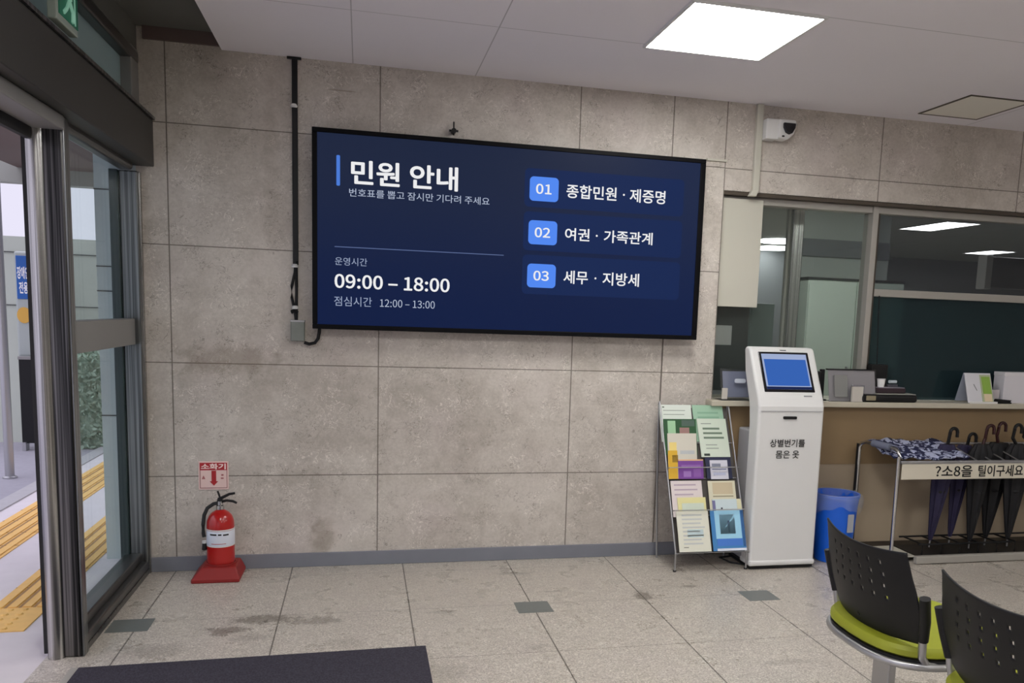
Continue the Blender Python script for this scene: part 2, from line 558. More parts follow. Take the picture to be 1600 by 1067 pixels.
def text(name, s, x0, x1, z0, z1, y, m, parent, bold=0.0):
    """lettering fitted into a rectangle facing -Y, one object per word"""
    me = text_mesh(s)
    co = [v.co.copy() for v in me.vertices]
    faces = [tuple(p.vertices) for p in me.polygons]
    if bold:                                   # heavier strokes: the same outlines nudged around the centre
        c1, f1 = list(co), list(faces)
        for i in range(8):
            d = Vector((math.cos(i * math.pi / 4) * bold, math.sin(i * math.pi / 4) * bold, 0))
            faces += [tuple(q + len(co) for q in f) for f in f1]
            co += [v + d + Vector((0, 0, -(i + 1) * 0.00006)) for v in c1]
    bpy.data.meshes.remove(me)
    a0, a1 = min(v.x for v in co), max(v.x for v in co)
    b0, b1 = min(v.y for v in co), max(v.y for v in co)
    o0 = ORIGIN[parent.name]
    spans = sorted((min(co[i].x for i in f), max(co[i].x for i in f)) for f in faces)
    cuts, hi = [], spans[0][1]
    gaps = []
    for a, b in spans[1:]:
        if a > hi:
            gaps.append((a - hi, (a + hi) / 2))
        hi = max(hi, b)
    k = len(s.split()) - 1
    cuts = sorted(c for g_, c in sorted(gaps, reverse=True)[:k])
    groups = [[] for _ in range(k + 1)]
    for f in faces:
        cx = sum(co[i].x for i in f) / len(f)
        groups[sum(cx > c for c in cuts)].append(f)
    for fs in groups:
        used = sorted({i for f in fs for i in f})
        ix = {v: n for n, v in enumerate(used)}
        vs = [Vector((x0 + (co[i].x - a0) / (a1 - a0) * (x1 - x0), y - co[i].z, z0 + (co[i].y - b0) / (b1 - b0) * (z1 - z0))) - o0 for i in used]
        me = bpy.data.meshes.new(name)
        me.from_pydata([tuple(v) for v in vs], [], [tuple(ix[i] for i in f) for f in fs])
        me.materials.append(m)
        o = bpy.data.objects.new(name, me)
        COL.objects.link(o)
        o.parent = parent
        ORIGIN[o.name] = o0


def rrect(x0, x1, z0, z1, r, n=6):
    pts = []
    for cx, cz, a in ((x1 - r, z1 - r, 0), (x0 + r, z1 - r, 90), (x0 + r, z0 + r, 180), (x1 - r, z0 + r, 270)):
        for i in range(n + 1):
            t_ = math.radians(a + 90 * i / n)
            pts.append((cx + r * math.cos(t_), cz + r * math.sin(t_)))
    return pts


def arc(c, r, a0, a1, n, fn):
    return [fn(c[0] + r * math.cos(math.radians(a0 + (a1 - a0) * i / n)), c[1] + r * math.sin(math.radians(a0 + (a1 - a0) * i / n))) for i in range(n + 1)]


# ================================================================== the room
CZ = 2.686
GX = 0.0
fl = struct(box(-0.14, 9.0, -9.0, 0.0, -0.08, 0.0).build('floor', M['floor'], at=(0, 0, 0)), 'beige terrazzo tile floor with dark foot stains')
for (cx, cy) in ((0.092, -0.803), (1.908, -0.812), (3.122, -0.80)):
    box(cx - 0.086, cx + 0.086, cy - 0.077, cy + 0.077, -0.01, 0.0012).build('inlay_tile', M['inlay'], fl)
struct(box(-0.02, 3.14, 0.0, 0.2, -0.08, 2.9).build('wall_back', M['stone'], at=(0, 0, 0)), 'beige stone clad wall behind the large display')
struct(box(3.14, 9.0, 0.0, 0.2, 2.185, 2.9).build('wall_back_lintel', M['stone'], at=(0, 0, 0)), 'stone band above the office glass')
struct(box(2.81, 3.14, -0.008, 0.0, 0.10, 2.345).build('trim_1', M['stone'], at=(0, 0, 0)), 'slightly raised stone strip at the end of the wall')
struct(box(3.02, 3.142, -0.022, 0.0, 2.345, 2.357).build('trim_2', M['cream'], at=(0, 0, 0)), 'thin pale cap strip beside the display top corner')
struct(box(0.0, 3.14, -0.014, 0.0, 0.0, 0.078).build('baseboard_back', M['baseboard'], bevel=0.003), 'grey skirting along the stone wall')
struct(box(0.392, 9.0, -9.0, 0.0, CZ, 2.76).build('ceiling', M['ceiling'], at=(0, 0, 0)), 'off white board ceiling with thin joints')
struct(box(-0.14, 0.392, -9.0, 0.0, 2.76, 2.83).build('ceiling_recess', M['recess'], at=(0, 0, 0)), 'recessed strip of ceiling above the entrance, coloured dark as if unlit')
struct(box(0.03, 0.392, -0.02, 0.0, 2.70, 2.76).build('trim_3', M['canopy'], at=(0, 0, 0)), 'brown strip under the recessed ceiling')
struct(box(9.0, 9.15, -9.0, 0.0, 0.0, 2.8).build('wall_right', M['white_paint'], at=(0, 0, 0)))
struct(box(-0.14, 9.15, -9.15, -9.0, 0.0, 2.83).build('wall_rear', M['white_paint'], at=(0, 0, 0)))

# ---------------- storefront on the left: fixed pane, transom, automatic door set
w1 = sroot('window_1', (0.0, -0.5, 0), 'fixed glass panel with steel frame left of the extinguisher')
box(-0.085, 0.0, -0.062, -0.002, 0.0, 2.06).build('jamb', M['steel_mid'], w1, 0.006)
box(-0.125, -0.085, -0.085, -0.04, 0.06, 2.06).build('inner_stile', mat('dark teal gasket', rgb(40, 56, 60, 1.0), 0.4), w1, 0.004)
box(-0.004, 0.005, -0.030, -0.004, 0.0, 2.06).build('jamb_highlight', M['steel'], w1, 0.002)  # bright strip standing in for the highlight line on the jamb
rb = MB().box(-0.12, 0.0, -1.085, -0.06, 0.0, 0.075).box(-0.11, -0.03, -1.085, -0.06, 0.075, 0.12)
rb.build('bottom_rail', M['rail_dark'], w1, 0.006)
box(-0.006, 0.004, -1.085, -0.06, 0.028, 0.036).build('rail_groove', M['steel_dark'], w1)
box(-0.10, -0.03, -1.085, -0.06, 1.205, 1.335).build('mid_rail', M['rail'], w1, 0.004)
box(-0.085, -0.015, -1.085, -0.06, 2.058, 2.13).build('top_rail', M['rail_dark'], w1, 0.02, seg=3)
box(-0.084, -0.076, -1.085, -0.06, 0.10, 1.21).build('lower_pane', M['glass_clear'], w1)
box(-0.084, -0.076, -1.085, -0.06, 1.33, 2.07).build('upper_pane', M['glass_clear'], w1)

d1 = sroot('door_1', (0.0, -1.1, 0), 'automatic sliding entrance with dark header and steel post')
box(-0.06, 0.066, -6.0, -0.004, 2.092, 2.318).build('header', M['header'], d1, 0.004)
box(-0.06, 0.076, -6.0, -0.004, 2.318, 2.332).build('header_lip', M['steel_dark'], d1)
p_ = MB().box(-0.085, 0.0, -1.135, -1.085, 0.0, 2.095)
p_.build('post', M['steel_dark'], d1, 0.008)
MB().tube([(-0.098, -1.122, 0.0), (-0.098, -1.122, 2.1)], 0.033, 18).build('post_edge', M['steel'], d1, smooth=True)
box(-0.142, -0.126, -1.13, -1.08, 0.02, 2.1).build('gasket', M['rubber'], d1)
box(-0.147, -0.142, -1.10, -1.085, 0.02, 2.1).build('gasket_lip', M['white_plastic'], d1)
box(-0.10, 0.01, -6.0, -1.14, 2.04, 2.092).build('track', M['rail'], d1, 0.006)
box(-0.12, -0.10, -6.0, -1.14, 2.00, 2.092).build('track_brush', M['rubber'], d1)
box(-0.012, 0.004, -1.132, -1.078, 0.0, 2.09).build('post_face', M['steel_mid'], d1, 0.003)

w2 = sroot('window_2', (0.0, -0.5, 2.3), 'frosted transom pane above the door header')
box(-0.10, 0.0, -6.0, -0.004, 2.318, 2.39).build('sill_rail', M['steel_dark'], w2)
box(-0.10, 0.01, -6.0, -0.004, 2.575, 2.635).build('head_rail', M['rail_dark'], w2, 0.012, seg=3)
box(-0.098, 0.006, -0.14, -0.003, 2.335, 2.64).build('end_jamb', M['rail'], w2, 0.004)
box(-0.05, -0.042, -6.0, -0.14, 2.33, 2.60).build('pane', M['frost'], w2)
box(-0.10, 0.0, -6.0, -0.002, 2.635, 2.80).build('bulkhead', M['recess'], w2)

# ================================================================== outdoors
gd = struct(box(-1.26, -0.14, -7.0, 5.0, -0.12, -0.005).build('pavement', M['paving'], at=(0, 0, 0)), 'pale pavement outside the entrance')


def tactile(x0, x1, y0, y1, dots):
    box(x0, x1, y0, y1, -0.012, 0.0).build('tactile_strip', M['tactile'], gd)
    b = MB()
    if dots:
        for i in range(int((x1 - x0) / 0.06)):
            for j in range(int((y1 - y0) / 0.06)):
                b.lathe([(0.018, 0.0), (0.012, 0.006)], (x0 + 0.03 + i * 0.06, y0 + 0.03 + j * 0.06, 0), 8)
        b.build('tactile_studs', M['tactile'], gd)
    else:
        for i in range(4):
            xx = x0 + (x1 - x0) * (i + 0.5) / 4
            b.box(xx - 0.018, xx + 0.018, y0, y1, 0.0, 0.006)
        b.build('tactile_ribs', M['tactile'], gd)
        g = MB()
        for i in range(1, 4):
            xx = x0 + (x1 - x0) * i / 4
            g.box(xx - 0.006, xx + 0.006, y0, y1, 0.0, 0.001)
        yy = y0 + 0.3
        while yy < y1:
            g.box(x0, x1, yy - 0.004, yy + 0.004, 0.0, 0.0012)
            yy += 0.3
        g.build('tactile_grooves', cm(150, 114, 64, k=1.1), gd)


tactile(-1.14, -0.84, -1.2, 4.4, False)
tactile(-0.57, -0.33, -0.50, 3.2, False)
tactile(-0.57, -0.33, -0.80, -0.50, True)
struct(box(-1.38, -1.26, -7.0, 5.0, -0.12, 0.004).build('trim_4', M['kerb'], at=(0, 0, 0)), 'stone kerb along the pavement')
struct(box(-9.0, -1.38, -7.0, 5.0, -0.14, -0.02).build('ground_lane', M['road'], at=(0, 0, 0)), 'grey lane beyond the kerb')
ow = struct(box(-9.0, -0.28, 4.6, 4.85, -0.14, 2.0).build('wall_outside', M['out_wall'], at=(0, 0, 0)), 'pale boundary wall beyond the lane')
box(-9.0, -0.28, 4.592, 4.6, 1.845, 1.853).build('wall_joint', M['joint'], ow)
box(-9.0, -0.28, 4.592, 4.6, 1.335, 1.343).build('wall_joint', M['joint'], ow)
pl = struct(box(-0.29, -0.14, 0.28, 0.75, -0.12, 2.53).build('wall_pillar', M['pillar'], at=(0, 0, 0)), 'pale clad pillar just outside the glass')
for zz in (0.80, 1.47, 1.60, 2.0):
    box(-0.292, -0.14, 0.276, 0.3, zz - 0.003, zz + 0.003).build('pillar_joint', M['joint'], pl)
struct(box(-0.14, -0.02, 0.0, 0.9, -0.1, 2.9).build('wall_end', M['pillar'], at=(0, 0, 0)), 'outer end of the stone wall')
cn = struct(box(-1.9, -0.14, -7.0, 3.9, 2.56, 2.75).build('canopy', M['canopy'], at=(0, 0, 0)), 'dark brown canopy underside over the entrance')
box(-3.2, -0.14, 3.9, 4.05, 2.43, 2.75).build('canopy_beam', M['canopy_edge'], cn)
t_ = thing('steel_pole', 'round steel pole standing on the lane outside the open door', 'pole', (-1.65, 2.735, -0.02))
MB().tube([(-1.65, 2.735, -0.02), (-1.65, 2.735, 2.6)], 0.033, 14).build('shaft', M['satin'], t_, smooth=True)
MB().lathe([(0.05, 0.0), (0.05, 0.012), (0.036, 0.02)], (-1.65, 2.735, -0.02), 16).build('base_collar', M['satin'], t_, smooth=True)
t_ = thing('parking_sign', 'tall outdoor sign with blue panel and white Korean lettering', 'sign', (-1.93, 4.2, -0.02))
box(-2.07, -1.80, 4.2, 4.28, 0.86, 1.84).build('sign_body', M['sign_pale'], t_, 0.02)
box(-2.05, -1.82, 4.192, 4.202, 1.40, 1.80).build('blue_panel', M['sign_blue'], t_, 0.004)
text('sign_lettering', '장애인', -2.042, -1.945, 1.585, 1.70, 4.1915, M['paper'], t_, 0.01)
text('sign_lettering', '전용', -2.03, -1.955, 1.45, 1.56, 4.1915, M['paper'], t_, 0.01)
ob = MB().prism([(-2.0 + 0.06 * math.cos(a * 0.3142), 1.25 + 0.075 * math.sin(a * 0.3142)) for a in range(20)], 'y', 4.194, 4.2)
ob.build('orange_emblem', M['orange'], t_)
MB().box(-2.06, -2.03, 4.22, 4.26, -0.02, 0.9).box(-1.84, -1.81, 4.22, 4.26, -0.02, 0.9).build('sign_legs', M['satin'], t_)
t_ = thing('black_board', 'black upright board at the foot of the blue outdoor sign', 'board', (-1.93, 4.1, -0.02))
box(-2.03, -1.83, 4.09, 4.12, 0.05, 0.85).build('board_face', M['black'], t_, 0.006)
MB().box(-2.035, -1.825, 4.085, 4.125, 0.84, 0.87).build('board_cap', M['rail'], t_, 0.003)
for xx in (-2.02, -1.87):
    box(xx, xx + 0.03, 4.06, 4.15, -0.02, 0.06).build('board_foot', M['satin'], t_)
h_ = MB()
h_.box(-1.66, -0.34, 4.19, 4.42, -0.02, 0.86)
for i in range(3200):                                   # small leaves over the clipped block
    f = random.random()
    if f < 0.72:
        c_ = Vector((random.uniform(-1.68, -0.32), 4.18 - 0.05 * random.random(), random.uniform(0.0, 0.90)))
    elif f < 0.9:
        c_ = Vector((random.uniform(-1.68, -0.32), random.uniform(4.17, 4.42), 0.86 + 0.07 * random.random()))
    else:
        c_ = Vector((random.choice((-1.68, -0.33)), random.uniform(4.17, 4.42), random.uniform(0.0, 0.9)))
    a = Vector((random.gauss(0, 1), random.gauss(0, 1), random.gauss(0, 1))).normalized()
    b_ = a.cross(Vector((random.gauss(0, 1), random.gauss(0, 1), random.gauss(0, 1)))).normalized()
    l_ = 0.022 + 0.018 * random.random()
    h_.add([c_ - a * l_, c_ + b_ * l_ * 0.45, c_ + a * l_, c_ - b_ * l_ * 0.45], [(0, 1, 2, 3)])
o_ = h_.build('hedge', M['hedge'])
tag(o_, 'low green hedge along the pale wall seen through the fixed glass', 'hedge')
o_['kind'] = 'stuff'

# ================================================================== office behind the glass
struct(box(2.6, 14.0, 0.2, 9.0, -0.08, 0.0).build('floor_office', M['stone_far'], at=(0, 0, 0)))
struct(box(2.6, 14.0, 0.2, 9.0, CZ, 2.76).build('ceiling_office', M['office_wall'], at=(0, 0, 0)), 'dim office ceiling behind the glass')
struct(box(2.6, 14.0, 9.0, 9.1, 0.0, 2.76).build('wall_office_far', M['office_dark'], at=(0, 0, 0)))
struct(box(2.5, 2.6, 0.2, 9.1, 0.0, 2.76).build('wall_office_left', M['office_dark'], at=(0, 0, 0)))
struct(box(14.0, 14.1, 0.0, 9.1, 0.0, 2.76).build('wall_office_right', M['office_dark'], at=(0, 0, 0)))
pw = struct(box(4.98, 6.0, 2.55, 2.65, 0.0, CZ).build('wall_office_partition', M['office_wall'], at=(0, 0, 0)), 'grey office partition behind the left pane')
box(4.98, 6.0, 2.535, 2.55, 2.06, 2.22).build('partition_band', M['office_dark'], pw)
c_ = thing('office_cabinet', 'pale green tall cabinet with dark top line behind the office glass', 'cabinet', (5.5, 2.4, 0))
box(5.0, 5.98, 2.25, 2.53, 0.0, 1.83).build('body', M['cabinet'], c_, 0.004)
box(4.99, 5.99, 2.24, 2.535, 1.83, 1.85).build('top', M['black'], c_)
for xx in (5.0, 5.49):
    dd = box(xx + 0.006, xx + 0.484, 2.236, 2.25, 0.08, 1.82).build('door', M['cabinet'], c_, 0.003)
    box(xx + 0.43, xx + 0.445, 2.215, 2.236, 0.9, 1.05).build('handle', M['satin'], dd)
c_ = thing('office_column', 'slim reflective column standing behind the left office pane', 'column', (3.865, 0.42, 0))
box(3.82, 3.90, 0.40, 0.47, 0.0, CZ).build('shaft', M['steel'], c_, 0.008)
box(3.80, 3.82, 0.43, 0.46, 0.0, CZ).build('edge_strip', M['alu'], c_, 0.003)
t_ = thing('notice_board', 'dark board behind the small opening under the cream sheet', 'board', (3.33, 0.34, 0.98))
box(3.2, 3.52, 0.34, 0.37, 0.98, 1.535).build('board', M['black'], t_, 0.004)
box(3.52, 3.70, 0.35, 0.37, 0.98, 1.55).build('side_panel', mat('dark green panel', rgb(72, 88, 84, 1.2), 0.5), t_, 0.004)
t_ = box(3.29, 3.40, 0.334, 0.338, 1.275, 1.40).build('notice_sheet', M['paper'])
tag(t_, 'white paper sheet stuck on the dark board behind the glass', 'paper')
t_ = thing('hanging_monitor', 'dark monitor hung high behind the right office pane', 'monitor', (6.0, 1.1, 1.75))
box(5.86, 6.5, 1.05, 1.12, 1.76, 2.005).build('screen_housing', M['black'], t_, 0.01)
box(5.84, 5.90, 1.03, 1.13, 1.75, 2.012).build('side_frame', M['alu'], t_, 0.005)
MB().tube([(6.45, 1.12, 2.0), (6.45, 1.12, CZ)], 0.015, 8).build('hanger', M['satin'], t_)


def ceiling_light(name, x0, x1, y0, y1, z, label, group, m, frame=None):
    L = thing(name, label, 'light', ((x0 + x1) / 2, (y0 + y1) / 2, z - 0.012), group)
    w = 0.012
    f = MB().box(x0 - w, x1 + w, y0 - w, y0, z - 0.012, z).box(x0 - w, x1 + w, y1, y1 + w, z - 0.012, z)
    f.box(x0 - w, x0, y0, y1, z - 0.012, z).box(x1, x1 + w, y0, y1, z - 0.012, z)
    f.build('frame', frame or M['white_plastic'], L)
    box(x0, x1, y0, y1, z - 0.008, z - 0.003).build('diffuser', m, L)
    return L


ceiling_light('ceiling_light', 2.36, 2.93, -1.395, -0.80, CZ, 'bright square LED panel in the hall ceiling above the display', None, M['lamp'])
for (x, y) in ((0.9, -3.2), (2.645, -3.2), (5.8, -3.2), (2.645, -6.2), (5.8, -6.2)):
    ceiling_light('ceiling_light', x - 0.285, x + 0.285, y - 0.3, y + 0.3, CZ, 'square LED panel in the hall ceiling outside the picture', 'hall ceiling panels out of view', M['lamp'])
ceiling_light('ceiling_light', 7.78, 8.24, 4.08, 5.0, CZ, 'bright office light panel seen through the upper right pane', None, M['office_lamp'], M['alu'])
ceiling_light('ceiling_light', 10.75, 11.2, 6.85, 7.5, CZ, 'lower small office light panel near the hanging monitor', None, M['office_lamp'], M['alu'])
for (x, y) in ((4.4, 1.3), (6.9, 1.5), (9.2, 2.4)):  # extra panels added out of view to brighten the partition and cabinet
    ceiling_light('ceiling_light', x - 0.3, x + 0.3, y - 0.3, y + 0.3, CZ, 'unseen office ceiling panel added to light the partition and cabinet', 'added office panels out of view', M['office_lamp'], M['alu'])
for k, (x, y) in enumerate(((7.35, 7.35), (7.85, 8.55))):
    L = thing('oval_lamp', ('nearer' if k == 0 else 'farther') + ' oval white office ceiling lamp left of the column', 'light', (x, y, CZ - 0.06))
    MB().lathe([(0.33, 0.0), (0.36, 0.012), (0.36, 0.02)], (x, y, CZ - 0.022), 28).build('shade', M['office_lamp'], L, smooth=True)
    MB().lathe([(0.12, 0.0), (0.12, 0.01)], (x, y, CZ - 0.010), 20).build('canopy_plate', M['alu'], L)

# ---------------- office glazing
w3 = sroot('window_3', (3.8, 0.1, 0.96), 'left office pane above the service counter')
w4 = sroot('window_4', (4.8, 0.1, 0.96), 'right office pane with dark lower glass')
box(3.14, 4.165, 0.05, 0.14, 2.125, 2.165).build('head', M['alu'], w3, 0.003)
box(3.14, 9.0, 0.0, 0.20, 2.165, 2.188).build('head_recess_shade', M['alu_dark'], w3)  # solid dark strip painted as the shade of a recess
box(3.414, 4.165, 0.09, 0.098, 0.96, 2.125).build('pane', M['glass_office'], w3)
box(3.155, 3.414, 0.09, 0.098, 0.96, 1.52).build('small_pane', M['glass_office'], w3)
box(3.14, 3.155, 0.03, 0.14, 0.96, 2.125).build('jamb', M['rubber'], w3)
box(4.165, 4.205, 0.04, 0.14, 0.96, 2.165).build('mullion', M['alu'], w4, 0.003)
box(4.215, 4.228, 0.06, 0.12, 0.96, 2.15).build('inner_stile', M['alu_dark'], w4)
box(4.205, 9.0, 0.05, 0.14, 2.125, 2.165).build('head', M['alu'], w4, 0.003)
box(4.228, 9.0, 0.06, 0.13, 1.615, 1.662).build('transom_rail', M['alu'], w4, 0.003)
box(4.205, 9.0, 0.09, 0.098, 1.66, 2.125).build('upper_pane', M['glass_smoke'], w4)
box(4.205, 9.0, 0.09, 0.098, 0.96, 1.616).build('lower_pane', M['glass_dark'], w4)
tag(box(3.145, 3.414, 0.028, 0.048, 1.515, 2.150).build('cream_sheet', M['cream'], bevel=0.002), 'cream board covering the glass beside the stone wall end', 'panel')

# ---------------- service counter
sc = thing('service_counter', 'long service counter with pale top and tan front panel', 'counter', (5.5, 0.0, 0.0))
box(3.10, 9.0, -0.10, 0.32, 0.925, 0.958).build('worktop', M['worktop'], sc, 0.004)
box(3.142, 9.0, -0.045, 0.04, 0.56, 0.925).build('front_panel', M['tan'], sc)
box(3.142, 9.0, -0.040, 0.04, 0.05, 0.56).build('lower_panel', M['tan_light'], sc)
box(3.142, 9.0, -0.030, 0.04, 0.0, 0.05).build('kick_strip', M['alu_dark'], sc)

# ================================================================== the large display
DY = -0.10
tv = thing('wall_display', 'large wide black framed display with dark blue Korean notice', 'display', (1.905, 0.0, 1.31))
box(0.85, 2.96, -0.075, -0.03, 1.34, 2.30).build('housing', M['black'], tv, 0.01)
bz = MB()
X0, X1, Z0, Z1 = 0.830, 2.982, 1.312, 2.334
x0, x1, z0, z1 = 0.856, 2.950, 1.337, 2.310
bz.box(X0, X1, DY, -0.072, Z0, z0).box(X0, X1, DY, -0.072, z1, Z1).box(X0, x0, DY, -0.072, z0, z1).box(x1, X1, DY, -0.072, z0, z1)
bz.build('bezel', mat('bezel black', (0.004, 0.004, 0.005, 1), 0.5, spec=0.08), tv, 0.003)
for xx in (1.3, 2.5):
    box(xx - 0.05, xx + 0.05, -0.035, -0.001, 1.6, 2.1).build('wall_bracket', M['steel_dark'], tv)
ms = bpy.data.materials.new('display picture')
ms.use_nodes = True
t = NT(ms)
g = t.smooth(t.z, 1.337 - 1.31, 2.310 - 1.31)
colr = t.mix(g, rgb(15, 29, 66), rgb(29, 38, 62))
colr = t.mix(t.smooth(t.x, 0.2, 1.05, 0.0, 0.6), colr, t.mix(g, rgb(17, 32, 70), rgb(30, 42, 74)))
t.b.inputs['Base Color'].default_value = (0.004, 0.004, 0.005, 1)
t.b.inputs['Roughness'].default_value = 0.35
t.b.inputs['Specular IOR Level'].default_value = 0.03
t.nt.links.new(colr, t.b.inputs['Emission Color'])
t.b.inputs['Emission Strength'].default_value = 1.0
scr = box(x0, x1, -0.094, -0.080, z0, z1).build('screen', ms, tv)


def em(name, r, g_, b):
    mm_ = mat(name, (0.002, 0.002, 0.002, 1), 0.5, spec=0.02, emit=rgb(r, g_, b), estr=1.0)
    return mm_


E_white = em('display white', 236, 236, 238)
E_dim = em('display dim', 150, 162, 190)
E_dim2 = em('display dim light', 176, 186, 208)
E_line = em('display line', 92, 108, 150)
E_blue = em('display blue', 82, 136, 240)
E_bar = em('display bar', 74, 122, 214)
E_card = em('display card', 25, 41, 82)
TY = -0.0950
MB().prism(rrect(0.951, 0.969, 2.050, 2.203, 0.006), 'y', TY, -0.094).build('accent_bar', E_bar, scr)
text('heading_text', '민원 안내', 1.024, 1.577, 2.061, 2.186, TY, E_white, scr, 0.008)
text('subtitle_text', '번호표를 뽑고 잠시만 기다려 주세요', 1.015, 1.748, 2.000, 2.041, TY, E_dim2, scr)
box(0.942, 1.833, TY, -0.094, 1.7385, 1.7425).build('divider_line', E_line, scr)
text('hours_caption', '운영시간', 0.944, 1.108, 1.646, 1.687, TY, E_dim, scr)
text('hours_text', '09:00 – 18:00', 0.942, 1.542, 1.528, 1.601, TY, E_white, scr, 0.007)
text('lunch_caption', '점심시간', 0.940, 1.133, 1.435, 1.485, TY, E_dim, scr)
text('lunch_hours', '12:00 – 13:00', 1.175, 1.464, 1.438, 1.478, TY, E_dim2, scr)
for (ztop, zbot, num, s, zt0, zt1, xr) in ((2.212, 2.008, '01', '종합민원 · 제증명', 2.069, 2.143, 2.747), (1.983, 1.775, '02', '여권 · 가족관계', 1.839, 1.908, 2.683),
                                        (1.751, 1.538, '03', '세무 · 지방세', 1.603, 1.676, 2.614)):
    MB().prism(rrect(1.938, 2.858, zbot, ztop, 0.025), 'y', TY + 0.0002, -0.094).build('service_card', E_card, scr)
    zc = (zt0 + zt1) / 2
    MB().prism(rrect(1.966, 2.127, zc - 0.065, zc + 0.064, 0.022), 'y', TY - 0.0006, -0.094).build('number_badge', E_blue, scr)
    text('badge_number', num, 2.001, 2.088, zc - 0.027, zc + 0.027, TY - 0.0012, E_white, scr, 0.006)
    wd = s.split(' · ')
    fr = {'01': (0.50, 0.574, 0.635), '02': (0.275, 0.357, 0.438), '03': (0.318, 0.417, 0.512)}[num]
    X_ = lambda q: 2.172 + (xr - 2.172) * q
    text('service_text', wd[0], X_(0), X_(fr[0]), zt0, zt1, TY - 0.0006, E_white, scr, 0.005)
    MB().prism(rrect(X_(fr[1]) - 0.0055, X_(fr[1]) + 0.0055, zc - 0.0055, zc + 0.0055, 0.0054), 'y', TY - 0.0006, -0.094).build('service_dot', E_white, scr)
    text('service_text', wd[1], X_(fr[2]), X_(1), zt0, zt1, TY - 0.0006, E_white, scr, 0.005)

# cable, junction box, hook
cb = thing('power_cable', 'black cable run down the wall left of the display with white clips', 'cable', (0.741, -0.012, 1.25))
box(0.728, 0.756, -0.016, -0.001, 1.64, CZ).build('duct', M['black'], cb, 0.003)
box(0.705, 0.775, -0.02, -0.001, CZ - 0.012, CZ - 0.002).build('ceiling_flange', M['black'], cb)
MB().tube([(0.742, -0.012, 1.66), (0.738, -0.014, 1.60), (0.722, -0.016, 1.53), (0.722, -0.016, 1.47), (0.737, -0.014, 1.40), (0.742, -0.012, 1.345)], 0.007, 8).build('loose_cord', M['black'], cb, smooth=True)
MB().tube([(0.745, -0.012, 1.66), (0.746, -0.012, 1.5), (0.744, -0.012, 1.345)], 0.008, 8).build('straight_cord', M['black'], cb, smooth=True)
for zz in (2.446, 1.637, 1.42):
    MB().lathe([(0.016, 0), (0.018, 0.008), (0.012, 0.018)], (0.738, -0.014, zz - 0.01), 12).build('clip', M['white_plastic'], cb, smooth=True)
MB().tube([(0.72, -0.012, 1.395), (0.735, -0.018, 1.40), (0.75, -0.014, 1.39)], 0.011, 8).build('tape_lump', M['black'], cb, smooth=True)
jb = thing('junction_box', 'grey junction box with curled black cable under the display corner', 'box', (0.752, 0.0, 1.24))
box(0.717, 0.787, -0.045, -0.001, 1.242, 1.352).build('cover', mat('grey box', rgb(112, 116, 110, 1.25), 0.45, 0.3, noise=0.15, nscale=20), jb, 0.004)
box(0.715, 0.789, -0.047, -0.001, 1.343, 1.353).build('lid_edge', M['grey_plastic'], jb, 0.002)
MB().tube([(0.785, -0.03, 1.236), (0.81, -0.032, 1.228), (0.84, -0.035, 1.236), (0.856, -0.04, 1.26), (0.862, -0.05, 1.29), (0.865, -0.055, 1.33)], 0.009, 9).build('pigtail', M['black'], jb, smooth=True)
hk = thing('wall_hook', 'small black bolt hook in the wall above the display', 'hook', (1.556, 0.0, 2.36))
MB().tube([(1.556, -0.03, 2.362), (1.556, -0.03, 2.432)], 0.004, 8).build('pin', M['black'], hk)
MB().tube([(1.556, 0.0, 2.385), (1.556, -0.04, 2.385)], 0.014, 10).build('bolt', M['black'], hk)
box(1.532, 1.58, -0.034, -0.026, 2.380, 2.390).build('cross_bar', M['black'], hk)

# conduit, camera, hatch
cd = thing('conduit', 'cream square conduit down the wall right of the display', 'conduit', (3.33, 0.0, 2.17))
box(3.312, 3.352, -0.03, -0.001, 2.195, CZ - 0.001).build('channel', M['cream'], cd, 0.004)
MB().prism([(3.29, 2.160), (3.312, 2.20), (3.352, 2.20), (3.335, 2.160)], 'y', -0.034, -0.001).build('foot_bend', M['cream'], cd, 0.004)
sc_ = thing('security_camera', 'white box mounted security camera with dark dome on the upper wall', 'camera', (3.45, 0.0, 2.48))
box(3.352, 3.430, -0.075, -0.001, 2.484, 2.598).build('mount_box', M['white_plastic'], sc_, 0.006)
MB().prism([(3.425, 2.492), (3.425, 2.598), (3.535, 2.600), (3.540, 2.572), (3.525, 2.52), (3.488, 2.486)], 'y', -0.085, -0.001).build('housing', M['white_plastic'], sc_, 0.012, seg=3)
MB().prism([(3.448, 2.578), (3.528, 2.578), (3.524, 2.55), (3.508, 2.522), (3.488, 2.512), (3.466, 2.522), (3.450, 2.55)], 'y', -0.10, -0.08).build('dome_window', M['black_gloss'], sc_, 0.008, seg=3)
MB().prism(rrect(3.446, 3.462, 2.498, 2.507, 0.004), 'y', -0.088, -0.08).build('status_lamp', M['black'], sc_)
ht = thing('ceiling_hatch', 'square access hatch outlined in dark gap in the hall ceiling', 'hatch', (4.48, -0.385, CZ - 0.01))
hx0, hx1, hy0, hy1 = 4.275, 4.68, -0.61, -0.16
f = MB()
for (a, b, c_, d) in ((hx0, hx1, hy0, hy0 + 0.014), (hx0, hx1, hy1 - 0.014, hy1), (hx0, hx0 + 0.014, hy0, hy1), (hx1 - 0.014, hx1, hy0, hy1)):
    f.box(a, b, c_, d, CZ - 0.004, CZ)
f.build('gap_frame', mat('hatch gap', rgb(84, 78, 66, 1.0), 0.7), ht)
box(hx0 + 0.014, hx1 - 0.014, hy0 + 0.014, hy1 - 0.014, CZ - 0.003, CZ).build('panel', mat('hatch panel', rgb(232, 228, 218), 0.8), ht)

